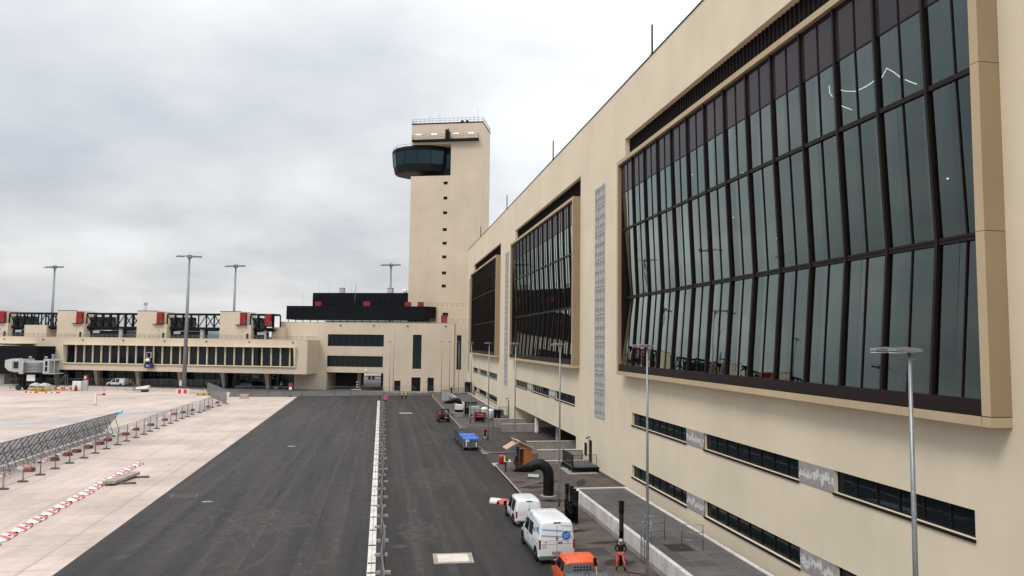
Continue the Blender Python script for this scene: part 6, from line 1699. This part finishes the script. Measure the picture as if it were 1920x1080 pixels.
# ------------------------------------------------------------------ people
def skin_mesh(verts, edges, root, sub=1):
    me = bpy.data.meshes.new('tmp'); me.from_pydata([v[:3] for v in verts], edges, [])
    o = bpy.data.objects.new('tmp', me); COL.objects.link(o)
    sk = o.modifiers.new('skin', 'SKIN'); sk.use_smooth_shade = True
    if not me.skin_vertices:
        bpy.context.view_layer.objects.active = o; o.select_set(True)
    for d, v in zip(me.skin_vertices[0].data, verts):
        r = v[3]; d.radius = (r if isinstance(r, tuple) else (r, r)); d.use_root = False
    me.skin_vertices[0].data[root].use_root = True
    sb = o.modifiers.new('sub', 'SUBSURF'); sb.levels = sub; sb.render_levels = sub
    dg = bpy.context.evaluated_depsgraph_get(); dg.update()
    r = bpy.data.meshes.new_from_object(o.evaluated_get(dg))
    COL.objects.unlink(o); bpy.data.objects.remove(o); return r
def person(loc, rz, label, legs='navy', top='navy', head='helmet_blue', vest=None, J=None, group=None, boots='black_rubber', shin=None, s=1.0):
    t = thing('person', loc, label, 'person', rz, group); t.scale = (s, s, s)
    P = dict(pel=(0, 0, .95), spi=(0, .01, 1.14), che=(0, 0, 1.36), nec=(0, 0, 1.49), jaw=(0, .025, 1.57), skl=(0, .02, 1.655), top=(0, .01, 1.72),
             lsh=(-.17, 0, 1.42), lel=(-.235, .02, 1.15), lwr=(-.22, .16, .96), rsh=(.17, 0, 1.42), rel=(.235, .02, 1.15), rwr=(.22, .16, .96),
             lhi=(-.09, 0, .90), lkn=(-.10, .03, .50), lan=(-.10, -.01, .09), lto=(-.11, .15, .045), rhi=(.09, 0, .90), rkn=(.10, .03, .50), ran=(.10, -.01, .09), rto=(.11, .15, .045))
    if J: P.update(J)
    rad = dict(pel=(.145, .115), spi=(.135, .10), che=(.16, .11), nec=.06, jaw=.072, skl=.092, top=.06, lsh=.075, lel=.052, lwr=.036, rsh=.075, rel=.052, rwr=.036, lhi=.095, lkn=.066, lan=.052, lto=.042, rhi=.095, rkn=.066, ran=.052, rto=.042)
    ks = list(P); E = [('pel', 'spi'), ('spi', 'che'), ('che', 'nec'), ('nec', 'jaw'), ('jaw', 'skl'), ('skl', 'top'), ('che', 'lsh'), ('lsh', 'lel'), ('lel', 'lwr'), ('che', 'rsh'), ('rsh', 'rel'), ('rel', 'rwr'),
         ('pel', 'lhi'), ('lhi', 'lkn'), ('lkn', 'lan'), ('lan', 'lto'), ('pel', 'rhi'), ('rhi', 'rkn'), ('rkn', 'ran'), ('ran', 'rto')]
    me = skin_mesh([tuple(P[k])+(rad[k],) for k in ks], [(ks.index(a), ks.index(b)) for a, b in E], 0)
    mats = [legs, top, 'skin', boots, shin or legs, 'hair']
    me.materials.clear()
    for k in mats: me.materials.append(M[k])
    grp = dict(pel=0, lhi=0, rhi=0, lkn=4, rkn=4, lan=3, ran=3, lto=3, rto=3, spi=1, che=1, lsh=1, rsh=1, lel=1, rel=1, lwr=2, rwr=2, nec=2, jaw=2, skl=2, top=5)
    # hands: palm and five bent fingers grown from each wrist
    hb = MB()
    for sd in ('l', 'r'):
        wv, ev = Vector(P[sd+'wr']), Vector(P[sd+'el']); d = (wv-ev).normalized(); sgn = -1 if sd == 'l' else 1
        side = d.cross(Vector((0, 0, 1)));  side = side.normalized() if side.length > .1 else Vector((0, 1, 0))
        nrm = side.cross(d).normalized(); c = wv
        hb.tube([c-d*.02, c+d*.03, c+d*.08], [.028, .038, .034], 8, 2)
        for k in range(4):
            b0 = c+d*.075+side*(-.027+.018*k); ln = (.062, .075, .07, .052)[k]
            hb.tube([b0, b0+d*ln*.5-nrm*.008, b0+d*ln*.85-nrm*.03, b0+d*ln*.8-nrm*.05], [.0095, .009, .008, .006], 6, 2)
        b0 = c+d*.02+side*.035*sgn
        hb.tube([b0, b0+d*.03+side*.022*sgn, b0+d*.065+side*.018*sgn-nrm*.012], [.012, .010, .007], 6, 2)
    # face: nose, ears, eyes, mouth
    hd, jw = Vector(P['skl']), Vector(P['jaw']); fw = Vector((0, 1, 0)); 
    hb.loft([[hd+Vector((-.016, .085, -.05)), hd+Vector((.016, .085, -.05)), hd+Vector((0, .118, -.052)), hd+Vector((0, .118, -.05))], [hd+Vector((-.008, .088, -.005)), hd+Vector((.008, .088, -.005)), hd+Vector((0, .096, -.005)), hd+Vector((0, .096, -.004))]], 2)
    for x in (-.034, .034): hb.lathe([(.004, -.01), (.011, -.002), (.008, .006)], 8, tuple(hd+Vector((x, .09, -.004))), 5, 'y')
    hb.box(hd.x-.024, hd.x+.024, hd.y+.078, hd.y+.094, hd.z-.081, hd.z-.074, 5)
    for x in (-.095, .095): hb.lathe([(.01, -.02), (.024, 0), (.01, .03)], 8, tuple(hd+Vector((x, .005, -.02))), 2, 'z')
    bm = bmesh.new(); bm.from_mesh(me)
    vals = [(Vector(P[k]), grp[k]) for k in ks]
    mids = [((Vector(P[a])+Vector(P[b]))/2, g) for a, b, g in [('lhi', 'lkn', 0), ('rhi', 'rkn', 0), ('lkn', 'lan', 4), ('rkn', 'ran', 4), ('lel', 'lwr', 1), ('rel', 'rwr', 1), ('lsh', 'lel', 1), ('rsh', 'rel', 1)]]
    for f in bm.faces:
        c = f.calc_center_median(); f.material_index = min(vals+mids, key=lambda q: (q[0]-c).length)[1]
        f.smooth = True
    tmp = bpy.data.meshes.new('hands'); tmp.from_pydata(hb.v, [], hb.f)
    for p, mi in zip(tmp.polygons, hb.m): p.material_index = mi; p.use_smooth = True
    bm.from_mesh(tmp); bm.to_mesh(me); bm.free(); bpy.data.meshes.remove(tmp)
    bo = bpy.data.objects.new('body', me); COL.objects.link(bo); bo.parent = t
    if head:
        m = MB(); m.lathe([(.125, -.02), (.128, .01), (.118, .07), (.085, .115), (.03, .135), (.005, .138)], 16, tuple(hd+Vector((0, -.005, .0)))); m.prism([(-.09, .09), (.09, .09), (.06, .165), (-.06, .165)], hd.z-.02, hd.z-.005); m.build('helmet', head, t)
    if vest:
        ch, pe = Vector(P['che']), Vector(P['pel'])
        rr = [(.175, .145, 0, pe+(ch-pe)*-.12), (.175, .14, 0, pe+(ch-pe)*.25), (.185, .14, 0, pe+(ch-pe)*.65), (.20, .145, 0, ch), (.17, .12, 0, ch+Vector((0, 0, .085)))]
        m = MB(); secs = [[(c.x+a*math.cos(2*math.pi*q/14), c.y+b*math.sin(2*math.pi*q/14), c.z) for q in range(14)] for a, b, _, c in rr]
        m.loft(secs, 0, True, False); vo = m.build('vest', vest, t)
        m = MB()
        for f in (.15, .55):
            c = pe+(ch-pe)*f; m.loft([[(c.x+.19*math.cos(2*math.pi*q/14), c.y+.15*math.sin(2*math.pi*q/14), c.z+z) for q in range(14)] for z in (-.025, .025)], 0, True, False)
        m.build('reflective_band', 'grey_panel', vo)
    return t
person((12.62, 38.1, .12), R(165), 'person in black jacket and orange work trousers bending over beside the tall black post', 'hivis_or', 'black_cloth', 'grey_panel', None,
       dict(che=(0, .10, 1.33), nec=(0, .17, 1.44), jaw=(0, .23, 1.49), skl=(0, .26, 1.57), top=(0, .25, 1.63), spi=(0, .04, 1.14), lsh=(-.19, .10, 1.39), rsh=(.19, .10, 1.39), lel=(-.30, .16, 1.14), rel=(.30, .16, 1.14), lwr=(-.10, .36, 1.02), rwr=(.10, .36, 1.00),
            lhi=(-.11, 0, .90), rhi=(.11, 0, .90), lkn=(-.17, .06, .50), rkn=(.17, .04, .50), lan=(-.22, -.02, .09), ran=(.2, -.06, .09), lto=(-.25, .14, .045), rto=(.24, .1, .045)), None, 'black_rubber', 'hivis_or')
t = thing('jet_hose', (12.55, 37.7, .12), 'thin work hose with lance held by the person in orange trousers', 'hose')
m = MB(); m.tube([(0, .05, 1.0), (.1, -.25, .5), (.18, -.5, .05)], .016, 8); m.build('lance', 'galv', t)
m = MB(); m.tube([(0, .05, 1.0), (-.1, .1, .6), (.3, .0, .04), (.8, -.3, .03), (1.2, -1.0, .03), (1.0, -2.0, .03)], .018, 8); m.build('hose', 'black_rubber', t)
person((11.45, 68.1, .12), R(-90), 'person in yellow vest and blue helmet holding white paper at the kerb', 'navy', 'black_cloth', 'helmet_blue', 'yellow', dict(lwr=(-.14, .26, 1.02), rwr=(.12, .28, 1.0)))
t = thing('paper_sheet', (11.78, 68.0, 1.02), 'white paper sheets held by the yellow vest worker', 'paper', R(20))
m = MB(); m.loft([[(-.16, -.11, 0), (.16, -.11, .03), (.16, -.10, .04), (-.16, -.10, .01)], [(-.16, .11, .16), (.16, .11, .19), (.16, .12, .2), (-.16, .12, .17)]]); m.build('sheet', 'white', t); m = MB(); m.box(-.03, .03, .1, .13, .165, .205); m.build('clip', 'frame_black', t)
person((12.48, 68.15, .12), R(80), 'person in black clothes and blue helmet facing the yellow vest worker', 'navy', 'black_cloth', 'helmet_blue', None, dict(lwr=(-.10, .22, 1.1), rwr=(.16, .2, 1.05)))
person((4.25, 155.4, 0), R(20), 'left hi-vis worker of the two standing on the road far ahead', 'navy', 'black_cloth', None, 'yellow', None, 'two workers far up the road')
person((5.0, 155.6, 0), R(-30), 'right hi-vis worker of the two standing on the road far ahead', 'navy', 'black_cloth', 'yellow', 'yellow', dict(lwr=(-.35, .1, 1.1)), 'two workers far up the road')
person((-62.0, 199.4, 0), R(90), 'person in yellow vest behind the small white van at the pier', 'navy', 'yellow', None, 'yellow', None)
person((-24.3, 189.2, 0), R(-150), 'person in yellow vest and white helmet by the dark pier glazing', 'navy', 'yellow', 'text_white', 'yellow', None)
# stray debris on the ground
random.seed(21)
deb = MB()
for k in range(60):
    x = random.uniform(-24, 10); y = random.uniform(36, 120); s_ = random.uniform(.02, .06)
    deb.cbox((x, y, .02), (s_*2, s_, .03), 0, Matrix.Rotation(random.uniform(0, 3), 3, 'Z'))
o = deb.build('gravel_crumbs', 'concrete'); tag(o, 'scattered small pale crumbs of rubble on the apron and road', 'debris', None, 'stuff')
